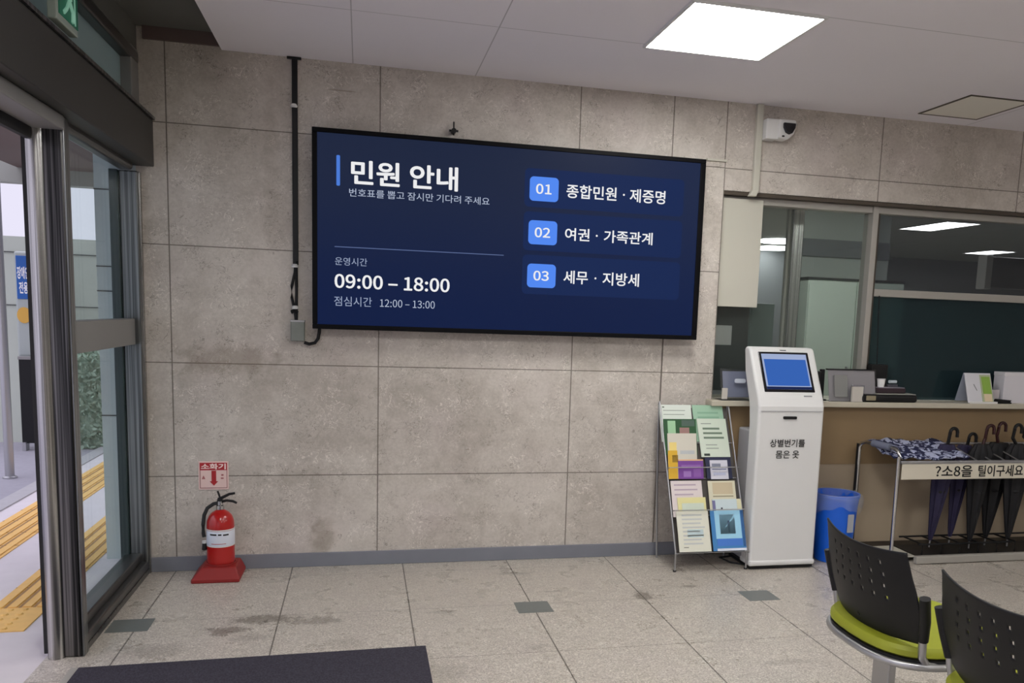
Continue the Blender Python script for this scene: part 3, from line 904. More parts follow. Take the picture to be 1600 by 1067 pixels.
# ================================================================== exit sign
ex = thing('exit_sign', 'green running man exit sign above the door header', 'sign', (0.03, -1.24, 2.375))
box(0.03, 0.06, -1.345, -1.12, 2.375, 2.60).build('case', mat('exit case', rgb(150, 160, 150, 1.2), 0.5), ex, 0.004)
box(0.058, 0.063, -1.325, -1.125, 2.40, 2.595).build('green_face', M['exit_green'], ex)
fg = MB()
R90 = Matrix.Identity(3)


def limb(p, q, w):
    p, q = Vector(p), Vector(q)
    fg.tube([p, q], w, 6)


XF = 0.064
for p, q, w in (((XF, -1.235, 2.53), (XF, -1.225, 2.47), 0.012), ((XF, -1.225, 2.47), (XF, -1.255, 2.435), 0.008), ((XF, -1.255, 2.435), (XF, -1.285, 2.415), 0.008),
                ((XF, -1.225, 2.47), (XF, -1.19, 2.44), 0.008), ((XF, -1.19, 2.44), (XF, -1.195, 2.405), 0.008), ((XF, -1.235, 2.53), (XF, -1.20, 2.505), 0.006),
                ((XF, -1.235, 2.53), (XF, -1.27, 2.50), 0.006)):
    limb(p, q, w)
fg.lathe([(0.004, -0.014), (0.014, 0), (0.004, 0.014)], (XF, -1.24, 2.56), 12)
fg.build('running_figure', M['exit_white'], ex)
MB().box(0.062, 0.066, -1.165, -1.158, 2.405, 2.59).box(0.062, 0.066, -1.165, -1.13, 2.583, 2.59).build('door_symbol', M['exit_white'], ex)

# ================================================================== fire extinguisher and its sign
st = thing('extinguisher_stand', 'red plastic floor stand under the fire extinguisher', 'stand', (0.36, -0.13, 0.0))
b = MB()
lo = [(0.238, -0.245), (0.472, -0.245), (0.475, -0.02), (0.238, -0.02)]
hi = [(0.283, -0.205), (0.452, -0.205), (0.452, -0.035), (0.283, -0.035)]
lo2 = [(x, y, 0.018) for x, y in lo]
b.add([(x, y, 0) for x, y in lo] + lo2 + [(x, y, 0.072) for x, y in hi],
      [(3, 2, 1, 0)] + [(i, (i + 1) % 4, 4 + (i + 1) % 4, 4 + i) for i in range(4)] + [(4 + i, 4 + (i + 1) % 4, 8 + (i + 1) % 4, 8 + i) for i in range(4)] + [(8, 9, 10, 11)])
b.build('base', M['red_stand'], st, 0.006)
MB().lathe([(0.078, 0.0), (0.078, 0.010), (0.071, 0.012), (0.071, 0.002)], (0.366, -0.12, 0.069), 28).build('seat_ring', M['red_stand'], st, smooth=True)
fe = thing('fire_extinguisher', 'red fire extinguisher with white label and black hose', 'extinguisher', (0.366, -0.12, 0.074))
EC = (0.366, -0.12, 0.074)
MB().lathe([(0.062, 0.0), (0.068, 0.006), (0.0685, 0.01), (0.0685, 0.205), (0.066, 0.228), (0.057, 0.252), (0.042, 0.270), (0.024, 0.281), (0.018, 0.284), (0.018, 0.292)], EC, 36).build('cylinder', M['red'], fe, smooth=True)
lb = MB().lathe([(0.0692, 0.103), (0.0697, 0.104), (0.0697, 0.180), (0.0692, 0.181)], EC, 40)
lbo = lb.build('label_band', mat('label', rgb(190, 194, 204, 1.35), 0.45), fe, smooth=True)
for z_, k_ in ((0.186, 0.003), (0.100, 0.0025)):
    MB().lathe([(0.0694, z_ - k_), (0.0699, z_), (0.0694, z_ + k_)], EC, 40).build('label_edge', M['white_plastic'], fe)
for i, (a0, a1, z_, h2) in enumerate(((232, 262, 0.165, 0.008), (268, 282, 0.165, 0.008), (288, 312, 0.163, 0.008), (238, 300, 0.116, 0.003))):
    vs, n_ = [], 8
    for k in range(n_ + 1):
        a = math.radians(a0 + (a1 - a0) * k / n_)
        for zz in (z_ - h2 / 2, z_ + h2 / 2):
            vs.append((EC[0] + 0.0702 * math.cos(a), EC[1] + 0.0702 * math.sin(a), EC[2] + zz))
    MB().add(vs, [(2 * k, 2 * k + 2, 2 * k + 3, 2 * k + 1) for k in range(n_)]).build('label_print', M['black'] if h2 > 0.004 else M['red'], lbo)
MB().lathe([(0.020, 0.286), (0.020, 0.306), (0.015, 0.310), (0.015, 0.330)], EC, 18).build('valve', M['chrome'], fe, smooth=True)
vz = EC[2]
MB().box(0.352, 0.380, -0.132, -0.108, vz + 0.318, vz + 0.342).build('valve_head', M['black'], fe, 0.005)
MB().tube([(0.358, -0.12, vz + 0.338), (0.385, -0.122, vz + 0.352), (0.412, -0.123, vz + 0.366), (0.440, -0.124, vz + 0.371)], [0.009, 0.008, 0.007, 0.006], 8).build('squeeze_lever', M['black'], fe, smooth=True)
MB().tube([(0.37, -0.12, vz + 0.326), (0.40, -0.122, vz + 0.332), (0.43, -0.124, vz + 0.328), (0.449, -0.125, vz + 0.318)], [0.008, 0.007, 0.007, 0.006], 8).build('carry_handle', M['black'], fe, smooth=True)
MB().tube([(0.366, -0.118, vz + 0.345), (0.360, -0.118, vz + 0.365), (0.354, -0.118, vz + 0.382)], 0.005, 8).build('gauge_pin', M['black'], fe, smooth=True)
MB().tube([(0.360, -0.12, vz + 0.320), (0.335, -0.125, vz + 0.316), (0.305, -0.13, vz + 0.295), (0.290, -0.135, vz + 0.26), (0.284, -0.138, vz + 0.21), (0.285, -0.140, vz + 0.165), (0.289, -0.142, vz + 0.145)], 0.0095, 10).build('hose', M['rubber'], fe, smooth=True)
MB().lathe([(0.010, 0.0), (0.013, 0.004), (0.010, 0.034), (0.009, 0.036)], (0.289, -0.142, vz + 0.075), 14).build('nozzle', M['black'], fe, smooth=True)
MB().lathe([(0.011, 0.0), (0.011, 0.012)], (0.289, -0.142, vz + 0.112), 14).build('nozzle_collar', M['white_plastic'], fe)
sg = thing('extinguisher_sign', 'red and white fire extinguisher sign with down arrow on the wall', 'sign', (0.318, 0.0, 0.44))
box(0.243, 0.393, -0.006, -0.001, 0.440, 0.594).build('plate', mat('sign plate', rgb(204, 178, 172, 1.35), 0.5), sg, 0.002)
fb = MB()
for (a, b_, c_, d) in ((0.250, 0.386, 0.449, 0.4515), (0.250, 0.2525, 0.449, 0.586), (0.3835, 0.386, 0.449, 0.586)):
    fb.box(a, b_, -0.0072, -0.006, c_, d)
fb.build('border', cm(120, 60, 60), sg)
sgr = cm(150, 28, 34)
box(0.250, 0.386, -0.0075, -0.006, 0.546, 0.586).build('red_header', sgr, sg)
text('header_lettering', '소화기', 0.256, 0.380, 0.550, 0.582, -0.0080, cm(226, 190, 184), sg, 0.012)
MB().prism([(0.308, 0.543), (0.331, 0.543), (0.331, 0.486), (0.341, 0.486), (0.3195, 0.462), (0.298, 0.486), (0.308, 0.486)], 'y', -0.0076, -0.006).build('arrow', sgr, sg)
MB().prism([(0.268, 0.518), (0.259, 0.498), (0.277, 0.498)], 'y', -0.0072, -0.006).build('small_symbol', cm(150, 90, 90), sg)
MB().box(0.356, 0.368, -0.0072, -0.006, 0.515, 0.524).box(0.354, 0.368, -0.0072, -0.006, 0.498, 0.506).build('small_symbol', cm(150, 90, 90), sg)

# ================================================================== door mat
mt = thing('door_mat', 'charcoal door mat in front of the entrance', 'mat', (0.65, -1.9, 0.0))
MB().prism([(0.02, -1.262), (1.352, -1.238), (1.352, -2.9), (0.02, -2.9)], 'z', 0.001, 0.009).build('pile', M['mat'], mt)
MB().box(-0.006, 0.020, -2.9, -1.262, 0.001, 0.010).build('edge_strip', M['alu'], mt)

# ================================================================== brochure rack
rk = thing('brochure_rack', 'chrome wire brochure rack leaning back beside the kiosk', 'rack', (3.02, -0.2, 0.0))
P0 = Vector((0, -0.36, 0.11)); P1 = Vector((0, -0.08, 0.93))
ds = (P1 - P0).normalized(); ns = Vector((0, -ds.z, ds.y))
EXv = Vector((1, 0, 0))


def sl(x, s, n=0.0):
    return Vector((x, 0, 0)) + P0 + ds * s + ns * n


RX0, RX1 = 2.795, 3.245
bk = MB()
A = [sl(RX0 + 0.03, 0), sl(RX0 + 0.005, 0.45), sl(RX0 - 0.012, 0.85), sl(RX1 - 0.04, 0.85), sl(RX1 - 0.012, 0.45), sl(RX1 + 0.008, 0)]
bk.add([p - ns * 0.016 for p in A] + [p - ns * 0.012 for p in A], [(0, 1, 2, 3, 4, 5), (11, 10, 9, 8, 7, 6)] + [(i, (i + 1) % 6, 6 + (i + 1) % 6, 6 + i) for i in range(6)])
bk.build('back_plate', mat('rack back', rgb(70, 66, 62, 1.2), 0.6), rk)
for side, x0_, x1_ in ((0, RX0 - 0.012, RX0 + 0.025), (1, RX1 - 0.030, RX1 + 0.014)):
    pts = [sl(x0_, 0.875), sl((x0_ + x1_) / 2, 0.45), sl(x1_, 0.0), sl(x1_, -0.005, 0.02)]
    MB().tube(pts, 0.005, 8).build('side_rail', M['satin'], rk, smooth=True)
    xb = 2.775 if side == 0 else 3.21
    xf = 2.823 if side == 0 else 3.262
    lg = [(x0_, -0.075, 0.94)] + arc((0, 0), 0.02, 60, 0, 3, lambda a, b_: (x0_, -0.085 + a, 0.93 + b_)) + [(xb + 0.02, -0.068, 0.45), (xb + 0.04, -0.07, 0.0)]
    MB().tube(lg, 0.0055, 8).build('leg', M['satin'], rk, smooth=True)
    MB().tube([sl(x1_, 0.02), (xf, -0.352, 0.06), (xf, -0.348, 0.0)], 0.0055, 8).build('leg', M['satin'], rk, smooth=True)
    MB().lathe([(0.010, 0.0), (0.010, 0.008)], (xf, -0.348, 0.0), 10).build('foot_cap', M['rubber'], rk)
for s_, n_ in ((0.0, 0.0), (0.24, 0.040), (0.487, 0.036)):
    xa = RX0 + 0.025 - s_ * 0.043; xb = RX1 + 0.012 - s_ * 0.035
    MB().tube([sl(xa, s_, 0), sl(xa + 0.004, s_, n_), sl(xb - 0.004, s_, n_), sl(xb, s_, 0)], 0.0028, 8).build('shelf_wire', M['satin'], rk)
sh = MB()
for s_ in (0.0, 0.215, 0.43, 0.64):
    xa = RX0 + 0.025 - s_ * 0.043; xb = RX1 + 0.012 - s_ * 0.035
    q = [sl(xa, s_, -0.012), sl(xb, s_, -0.012), sl(xb, s_, -0.002), sl(xa, s_, -0.002)]
    sh.add(q + [p - ds * 0.003 for p in q], [(0, 1, 2, 3), (7, 6, 5, 4), (0, 4, 5, 1), (1, 5, 6, 2), (2, 6, 7, 3), (3, 7, 4, 0)])
sh.build('shelf_plate', M['satin'], rk)


def leaflet(label, quad, n, colr, prints, thick=0.004, group='leaflets in the brochure rack'):
    """quad: x0, x1 at top, s bottom, s top, skew of the bottom edge"""
    x0_, x1_, s0, s1, sk = quad
    o0 = sl((x0_ + x1_) / 2, s0, n)
    L = thing('leaflet', label, 'leaflet', tuple(o0), group)
    q = [sl(x0_ + sk, s0, n), sl(x1_ + sk, s0, n), sl(x1_, s1, n), sl(x0_, s1, n)]
    MB().add(q + [p + ns * thick for p in q], [(3, 2, 1, 0), (4, 5, 6, 7), (0, 1, 5, 4), (1, 2, 6, 5), (2, 3, 7, 6), (3, 0, 4, 7)]).build('sheet', colr, L)
    byc = {}
    for (a0, a1, b0, b1, pc) in prints:
        byc.setdefault(pc, MB())
        def Q(a, b_, n2):
            s = s0 + (s1 - s0) * b_
            return sl(x0_ + (x1_ - x0_) * a + sk * (1 - b_), s, n2)
        q = [Q(a0, b0, n + thick), Q(a1, b0, n + thick), Q(a1, b1, n + thick), Q(a0, b1, n + thick)]
        byc[pc].add(q + [p + ns * 0.0006 for p in q], [(4, 5, 6, 7), (0, 1, 5, 4), (1, 2, 6, 5), (2, 3, 7, 6), (3, 0, 4, 7)])
    for pc, mb in byc.items():
        mb.build('printed_area', cm(*pc, k=1.1), L)
    return L


def lines(n_, a0, a1, b0, b1, c_, h=0.35):
    out = []
    for i in range(n_):
        z_ = b0 + (b1 - b0) * (i + 0.5) / n_
        hh = (b1 - b0) / n_ * h / 2
        out.append((a0, a0 + (a1 - a0) * (0.75 + 0.25 * random.random()), z_ - hh, z_ + hh, c_))
    return out


GR = (140, 150, 140)
leaflet('white leaflet with two grey text lines at the rack top left', (2.777, 2.976, 0.645, 0.866, 0.006), -0.008, cm(204, 212, 202, k=1.12),
        [(0.1, 0.16, 0.92, 0.95, (60, 80, 60))] + lines(2, 0.12, 0.9, 0.68, 0.90, GR, 0.18))
leaflet('mint green leaflet at the rack top right', (2.984, 3.176, 0.645, 0.866, 0.012), -0.008, cm(148, 182, 156, k=1.12), lines(2, 0.15, 0.9, 0.60, 0.85, (128, 166, 140), 0.4))
leaflet('dark green leaflet with pale flower pictures', (2.797, 2.999, 0.565, 0.779, -0.004), 0.000, cm(36, 78, 44, k=1.12),
        [(0.12, 0.36, 0.55, 0.95, (150, 190, 150)), (0.48, 0.78, 0.55, 0.76, (150, 116, 110)), (0.55, 0.95, 0.80, 0.97, (70, 90, 80))])
leaflet('tall pale letter sheet with rows of dark writing', (3.003, 3.186, 0.552, 0.781, 0.014), 0.004, cm(196, 206, 190, k=1.12),
        lines(1, 0.12, 0.5, 0.84, 0.90, GR, 0.4) + lines(3, 0.16, 0.88, 0.44, 0.80, (104, 122, 104), 0.42) + lines(2, 0.2, 0.7, 0.18, 0.36, (150, 160, 148), 0.3) + [(0.1, 0.3, 0.03, 0.09, (50, 60, 50))])
leaflet('yellow edged booklet with grey page in the second row', (2.813, 2.992, 0.425, 0.692, -0.010), 0.008, cm(196, 192, 178, k=1.12),
        [(0.0, 0.32, 0.0, 0.62, (206, 164, 44)), (0.05, 0.30, 0.62, 0.80, (222, 200, 120)), (0.14, 0.34, 0.36, 0.52, (150, 118, 30)), (0.42, 0.92, 0.54, 0.62, (176, 180, 180)), (0.42, 0.95, 0.36, 0.42, (190, 190, 150))])
leaflet('purple booklet with orange top edge', (2.866, 3.020, 0.423, 0.537, -0.004), 0.014, cm(112, 62, 140, k=1.12),
        [(0.0, 1.0, 0.93, 1.0, (214, 168, 130)), (0.12, 0.9, 0.60, 0.72, (134, 92, 160)), (0.2, 0.5, 0.1, 0.4, (150, 110, 176)), (0.6, 0.9, 0.1, 0.5, (130, 84, 156))])
leaflet('navy folder behind the narrow white card', (3.036, 3.196, 0.423, 0.549, 0.006), 0.006, cm(34, 38, 66, k=1.12), [])
leaflet('narrow white card with blue rule in front of the navy folder', (3.062, 3.172, 0.420, 0.532, 0.002), 0.012, cm(196, 196, 206, k=1.12), [(0.1, 0.9, 0.50, 0.54, (70, 80, 120)), (0.1, 0.6, 0.62, 0.82, (120, 124, 140)), (0.15, 0.85, 0.2, 0.35, (170, 174, 196))])
leaflet('pale pink printed sheet in the third row', (2.813, 3.003, 0.205, 0.414, 0.004), 0.006, cm(210, 200, 198, k=1.12), lines(3, 0.1, 0.9, 0.55, 0.95, (176, 160, 172), 0.3))
leaflet('cream brochure with beige picture in the third row', (3.042, 3.212, 0.205, 0.411, 0.004), 0.006, cm(204, 200, 176, k=1.12), [(0.16, 0.9, 0.62, 0.95, (190, 176, 146)), (0.15, 0.9, 0.54, 0.58, (150, 144, 120))])
leaflet('pale yellow brochure tucked behind the third wire', (2.845, 3.018, 0.150, 0.316, 0.004), 0.013, cm(214, 208, 150, k=1.12), [(0.14, 0.92, 0.52, 0.80, (196, 206, 190))])
leaflet('light blue speckled card tucked behind the third wire right', (3.058, 3.238, 0.150, 0.303, 0.004), 0.013, cm(190, 204, 206, k=1.12), [(0.0, 0.1, 0.5, 0.95, (110, 110, 150)), (0.28, 0.34, 0.62, 0.68, (50, 60, 70)), (0.85, 1.0, 0.6, 1.0, (210, 206, 170))])
leaflet('large white text sheet at the bottom left of the rack', (2.829, 3.023, 0.005, 0.236, 0.006), 0.020, cm(212, 212, 196, k=1.12), lines(8, 0.16, 0.86, 0.15, 0.95, (188, 192, 188), 0.4) + [(0.3, 0.8, 0.35, 0.55, (186, 204, 206)), (0.15, 0.3, 0.10, 0.12, (120, 124, 110))])
leaflet('bright blue poster leaflet with pale centre at the bottom right', (3.036, 3.241, 0.005, 0.236, 0.006), 0.020, cm(62, 124, 180, k=1.12),
        [(0.12, 0.90, 0.30, 1.0, (150, 200, 224)), (0.26, 0.72, 0.42, 0.90, (176, 184, 204)), (0.14, 0.9, 0.12, 0.30, (64, 116, 196)), (0.12, 1.0, 0.0, 0.06, (206, 214, 224)), (0.92, 1.0, 0.1, 1.0, (40, 88, 140)), (0.50, 0.56, 0.45, 0.75, (110, 110, 150))])

# ================================================================== ticket kiosk
ks = thing('ticket_kiosk', 'white floor standing ticket kiosk with tilted blue touch screen', 'kiosk', (3.48, -0.22, 0.0))
KX0, KX1 = 3.272, 3.686
prof = [(-0.372, 0.02), (-0.368, 0.955), (-0.352, 1.0), (-0.206, 1.272), (-0.190, 1.284), (-0.150, 1.286), (-0.130, 1.276), (-0.155, 1.14), (-0.235, 0.955), (-0.250, 0.85), (-0.25, 0.02)]
MB().prism(prof, 'x', KX0, KX1).build('body', M['white_plastic'], ks, 0.016, seg=4)
box(KX0 + 0.025, KX1 - 0.025, -0.26, -0.07, 0.02, 0.80).build('rear_case', M['grey_plastic'], ks, 0.01)
box(KX0 + 0.004, KX1 - 0.004, -0.366, -0.08, 0.004, 0.022).build('plinth_shadow', M['black'], ks, 0.004)  # its black stands in for the shadow under the base lip
box(KX0 - 0.003, KX1 + 0.003, -0.380, -0.245, 0.022, 0.055).build('base_lip', M['white_plastic'], ks, 0.012, seg=3)
box(KX0 + 0.012, KX1 - 0.012, -0.3722, -0.366, 0.928, 0.931).build('seam', M['grey_plastic'], ks)
K0 = Vector((0, -0.352, 1.0)); K1 = Vector((0, -0.206, 1.272))
kd = (K1 - K0).normalized(); kn = Vector((0, -kd.z, kd.y))
KL = (K1 - K0).length


def kp(x, s, n=0.0):
    return Vector((x, 0, 0)) + K0 + kd * s + kn * n


def kslab(x0_, x1_, s0, s1, n0, n1):
    q = [kp(x0_, s0, n0), kp(x1_, s0, n0), kp(x1_, s1, n0), kp(x0_, s1, n0)]
    return MB().add(q + [p + kn * (n1 - n0) for p in q], [(3, 2, 1, 0), (4, 5, 6, 7), (0, 1, 5, 4), (1, 2, 6, 5), (2, 3, 7, 6), (3, 0, 4, 7)])


kslab(3.318, 3.636, 0.040, 0.293, -0.004, 0.004).build('bezel', M['black_gloss'], ks, 0.003)
E_kb = em('kiosk blue', 54, 98, 178)
ksn = kslab(3.334, 3.620, 0.056, 0.279, 0.001, 0.0046).build('screen', em('kiosk pale', 158, 172, 206), ks)
kslab(3.345, 3.611, 0.078, 0.245, 0.004, 0.0052).build('blue_field', E_kb, ksn)
kslab(3.334, 3.620, 0.056, 0.072, 0.004, 0.0052).build('task_bar', em('kiosk navy', 26, 36, 74), ksn)
kslab(3.46, 3.50, 0.303, 0.308, 0.0, 0.0012).build('camera_hole', M['black'], ks)
kslab(3.560, 3.612, 0.012, 0.020, 0.0, 0.0012).build('brand_mark', cm(120, 122, 124), ks)
MB().prism(rrect(3.425, 3.510, 0.884, 0.900, 0.006), 'y', -0.3745, -0.36).build('ticket_slot', M['black'], ks)
text('kiosk_lettering', '상별번기를', 3.352, 3.572, 0.722, 0.768, -0.3735, cm(40, 40, 38, k=1.0), ks, 0.006)
text('kiosk_lettering', '몸은 옷', 3.392, 3.540, 0.656, 0.702, -0.3735, cm(52, 52, 50, k=1.0), ks, 0.005)
MB().tube([(3.29, -0.1, 0.004), (3.20, -0.12, 0.005), (3.22, -0.22, 0.005), (3.29, -0.29, 0.005)], 0.005, 8).build('power_cord', M['rubber'], ks)

# ================================================================== waste bin
bn = thing('waste_bin', 'blue plastic waste bin with clear liner between kiosk and umbrella stand', 'bin', (3.915, -0.20, 0.0))
BC = (3.895, -0.225, 0.0)
MB().lathe([(0.095, 0.0), (0.105, 0.004), (0.132, 0.40), (0.139, 0.402), (0.139, 0.418), (0.130, 0.418), (0.126, 0.39), (0.10, 0.012), (0.02, 0.010)], BC, 40).build('bucket', M['blue_bin'], bn, smooth=True)
lm = bpy.data.materials.new('liner film')
lm.use_nodes = True
nt = lm.node_tree
pb = nt.nodes['Principled BSDF']
pb.inputs['Base Color'].default_value = rgb(214, 220, 226)
pb.inputs['Roughness'].default_value = 0.25
tr = nt.nodes.new('ShaderNodeBsdfTransparent')
mx = nt.nodes.new('ShaderNodeMixShader')
mx.inputs[0].default_value = 0.17
nt.links.new(tr.outputs[0], mx.inputs[1]); nt.links.new(pb.outputs[0], mx.inputs[2])
nt.links.new(mx.outputs[0], nt.nodes['Material Output'].inputs[0])
ln = MB()
n_ = 48
vs = []
for (r_, z_) in ((0.122, 0.38), (0.126, 0.415), (0.138, 0.424), (0.150, 0.416), (0.158, 0.392), (0.155, 0.362), (0.146, 0.332)):
    for j in range(n_):
        a = 2 * math.pi * j / n_
        w_ = 1 + 0.03 * math.sin(5 * a + z_ * 30) + 0.02 * math.sin(11 * a)
        dz = 0.0 if z_ > 0.38 else 0.022 * math.sin(3 * a + 1.0) + 0.008 * math.sin(9 * a)
        vs.append((BC[0] + r_ * w_ * math.cos(a), BC[1] + r_ * w_ * math.sin(a), z_ + dz))
ln.add(vs, [(i * n_ + j, i * n_ + (j + 1) % n_, (i + 1) * n_ + (j + 1) % n_, (i + 1) * n_ + j) for i in range(6) for j in range(n_)])
lno = ln.build('liner', lm, bn, smooth=True)
MB().prism(rrect(3.905, 3.945, 0.20, 0.31, 0.004), 'y', -0.352, -0.349).build('paper_tag', cm(150, 154, 160, k=1.1), bn)

# ================================================================== umbrella stand
us = thing('umbrella_stand', 'chrome umbrella stand with white Korean sign strip before the counter', 'stand', (4.8, -0.22, 0.0))


def bent(p, n=5):
    return p


MB().tube([(4.195, -0.38, 0.02), (4.195, -0.38, 0.665), (4.198, -0.368, 0.69), (4.194, -0.345, 0.703), (4.125, -0.14, 0.715), (4.112, -0.115, 0.705), (4.105, -0.105, 0.68), (4.105, -0.10, 0.0)], 0.012, 12).build('end_frame', M['chrome'], us, smooth=True)
MB().tube([(4.18, -0.31, 0.708), (4.14, -0.19, 0.716)], 0.022, 12).build('pad_sleeve', cm(92, 96, 112), us, smooth=True)
MB().tube([(4.105, -0.10, 0.0), (4.105, -0.10, 0.70)], 0.015, 12).build('rear_post_shadow', M['black'], us, smooth=True)  # black tube over the chrome post, painting its thick shadow
for y_, z_ in ((-0.38, 0.632), (-0.10, 0.70)):
    MB().tube([(4.2, y_, z_), (5.9, y_, z_)], 0.008, 10).build('top_rail', M['satin'], us, smooth=True)
MB().tube([(5.9, -0.38, 0.0), (5.9, -0.38, 0.70), (5.9, -0.10, 0.70), (5.9, -0.10, 0.0)], 0.012, 12).build('end_frame', M['chrome'], us, smooth=True)
gr = MB()
for k in range(16):
    xx = 4.25 + k * 0.10
    gr.tube([(xx, -0.38, 0.632), (xx, -0.10, 0.70)], 0.004, 6)
gr.build('top_grid', M['satin'], us)
MB().tube([(4.12, -0.10, 0.06), (4.2, -0.38, 0.06)], 0.008, 8).build('lower_side_rail', M['satin'], us)
bd = box(4.212, 5.88, -0.394, -0.388, 0.527, 0.622).build('sign_board', mat('sign strip', rgb(186, 180, 164, 1.4), 0.5), us, 0.002)
box(4.205, 5.88, -0.396, -0.386, 0.622, 0.632).build('sign_clip', M['satin'], us)
text('sign_lettering', '?소8을', 4.440, 4.700, 0.540, 0.612, -0.3955, M['black'], bd, 0.006)
text('sign_lettering', '틸이구세요', 4.742, 5.066, 0.540, 0.612, -0.3955, M['black'], bd, 0.006)
box(4.40, 5.88, -0.37, -0.10, 0.028, 0.040).build('drip_tray', M['black'], us, 0.003)
box(4.36, 5.88, -0.405, -0.372, 0.004, 0.052).build('tray_front', M['alu'], us, 0.006)
tg = MB()
tg.tube([(4.42, -0.33, 0.105), (5.1, -0.33, 0.105)], 0.006, 8).tube([(4.42, -0.14, 0.105), (5.8, -0.14, 0.105)], 0.006, 8)
for k in range(6):
    xx = 4.45 + k * 0.135
    tg.tube([(xx, -0.33, 0.035), (xx, -0.33, 0.105), (xx, -0.14, 0.105)], 0.006, 8)
tg.build('lower_grid', M['black'], us)
MB().box(4.20, 4.5, -0.33, -0.10, 0.028, 0.036).build('side_tray', M['cream'], us)

# folded umbrellas
cl = MB()
n1_, n2_ = 30, 9
vs = []
for i in range(n1_):
    for j in range(n2_):
        u_, v_ = i / (n1_ - 1), j / (n2_ - 1)
        x = 4.10 + 0.52 * u_ + 0.05 * v_
        y = -0.385 + 0.30 * v_
        z = 0.662 + 0.062 * v_ + 0.009 * math.sin(9 * u_ + 5 * v_) * math.sin(13 * v_ + 2 * u_) + 0.005 * math.sin(31 * u_ + 11 * v_)
        vs.append((x + 0.06 * (1 - v_), y, z))
cl.add(vs, [(i * n2_ + j, (i + 1) * n2_ + j, (i + 1) * n2_ + j + 1, i * n2_ + j + 1) for i in range(n1_ - 1) for j in range(n2_ - 1)])
o_ = cl.build('patterned_cloth', M['pattern'], smooth=True)
so = o_.modifiers.new('thickness', 'SOLIDIFY'); so.thickness = 0.012
tag(o_, 'crumpled blue and white cloth lying on the umbrella stand top', 'cloth')


def umbrella(xt, xb, y, ztop, zbot, wid, cloth, hook, label, hz=0.84, hx=None, flip=1):
    U = thing('folded_umbrella', label, 'umbrella', (xb, y, zbot))
    pt, pb_ = Vector((xt, y, ztop)), Vector((xb, y, zbot))
    n = 24
    rings = 12
    vs = []
    for i in range(rings):
        s = i / (rings - 1)
        c_ = pb_.lerp(pt, s)
        r_ = 0.010 + wid * (s ** 0.75) * (1 if s < 0.93 else (1 - (s - 0.93) * 7))
        for j in range(n):
            a = 2 * math.pi * j / n
            rr = r_ * (1 + 0.16 * math.sin(8 * a + 3 * s))
            vs.append((c_.x + rr * math.cos(a), c_.y + rr * math.sin(a) * 0.75, c_.z))
    b = MB().add(vs, [(i * n + j, i * n + (j + 1) % n, (i + 1) * n + (j + 1) % n, (i + 1) * n + j) for i in range(rings - 1) for j in range(n)]
                 + [tuple(range(n - 1, -1, -1)), tuple((rings - 1) * n + j for j in range(n))])
    b.build('canopy', cloth, U, smooth=True)
    MB().tube([(xb, y, zbot - 0.0), (xb - (xt - xb) * 0.06, y, zbot - 0.045)], 0.005, 8).build('tip', M['satin'], U)
    hx = xt if hx is None else hx
    r_ = 0.026
    hp = [(xt, y, ztop - 0.03), (hx, y, max(ztop, hz - r_ - 0.06))] + [(hx + flip * (r_ - r_ * math.cos(math.radians(a))), y - 0.01, hz - r_ + r_ * math.sin(math.radians(a))) for a in range(0, 181, 22)] + [(hx + flip * 2 * r_, y - 0.01, hz - r_ - 0.03)]
    MB().tube(hp, 0.0105, 10).build('handle', hook, U, smooth=True)
    MB().lathe([(wid * 0.55, 0.0), (wid * 0.62, 0.01), (wid * 0.55, 0.02)], (pb_.lerp(pt, 0.5).x, y, pb_.lerp(pt, 0.5).z), 16).build('strap', M['black_cloth'], U)
    return U


DH = mat('dark red handle', rgb(44, 14, 16, 1.2), 0.3)
umbrella(4.630, 4.570, -0.24, 0.715, 0.105, 0.064, M['navy_cloth'], M['black'], 'navy folded umbrella nearest the blue patterned cloth', hz=0.818, hx=4.635)
umbrella(4.813, 4.768, -0.17, 0.70, 0.105, 0.058, M['navy_cloth'], M['black'], 'navy folded umbrella just right of the other navy one', hz=0.775, hx=4.833)
umbrella(4.864, 4.843, -0.26, 0.72, 0.095, 0.070, M['black_cloth'], DH, 'black folded umbrella directly right of the navy pair', hz=0.84, hx=4.883)
umbrella(5.068, 5.038, -0.17, 0.715, 0.085, 0.086, M['black_cloth'], DH, 'widest black folded umbrella, middle of the three black ones', hz=0.845, hx=5.048)
umbrella(5.138, 5.128, -0.26, 0.72, 0.10, 0.080, M['black_cloth'], M['black'], 'black folded umbrella at the right picture edge', hz=0.845, hx=5.088)
umbrella(5.328, 5.338, -0.20, 0.71, 0.10, 0.06, M['black_cloth'], M['black'], 'black folded umbrella mostly cut off by the right picture edge', hz=0.845, hx=5.223)

# ================================================================== things on the counter
CT = 0.958


def slab_x(o_, name, x0_, x1_, yb, yt, z0_, z1_, th, m_, **k):
    """upright sheet leaning back: front face at yb (bottom) and yt (top)"""
    return MB().prism([(yb, z0_), (yt, z1_), (yt + th, z1_), (yb + th, z0_)], 'x', x0_, x1_).build(name, m_, o_, **k)


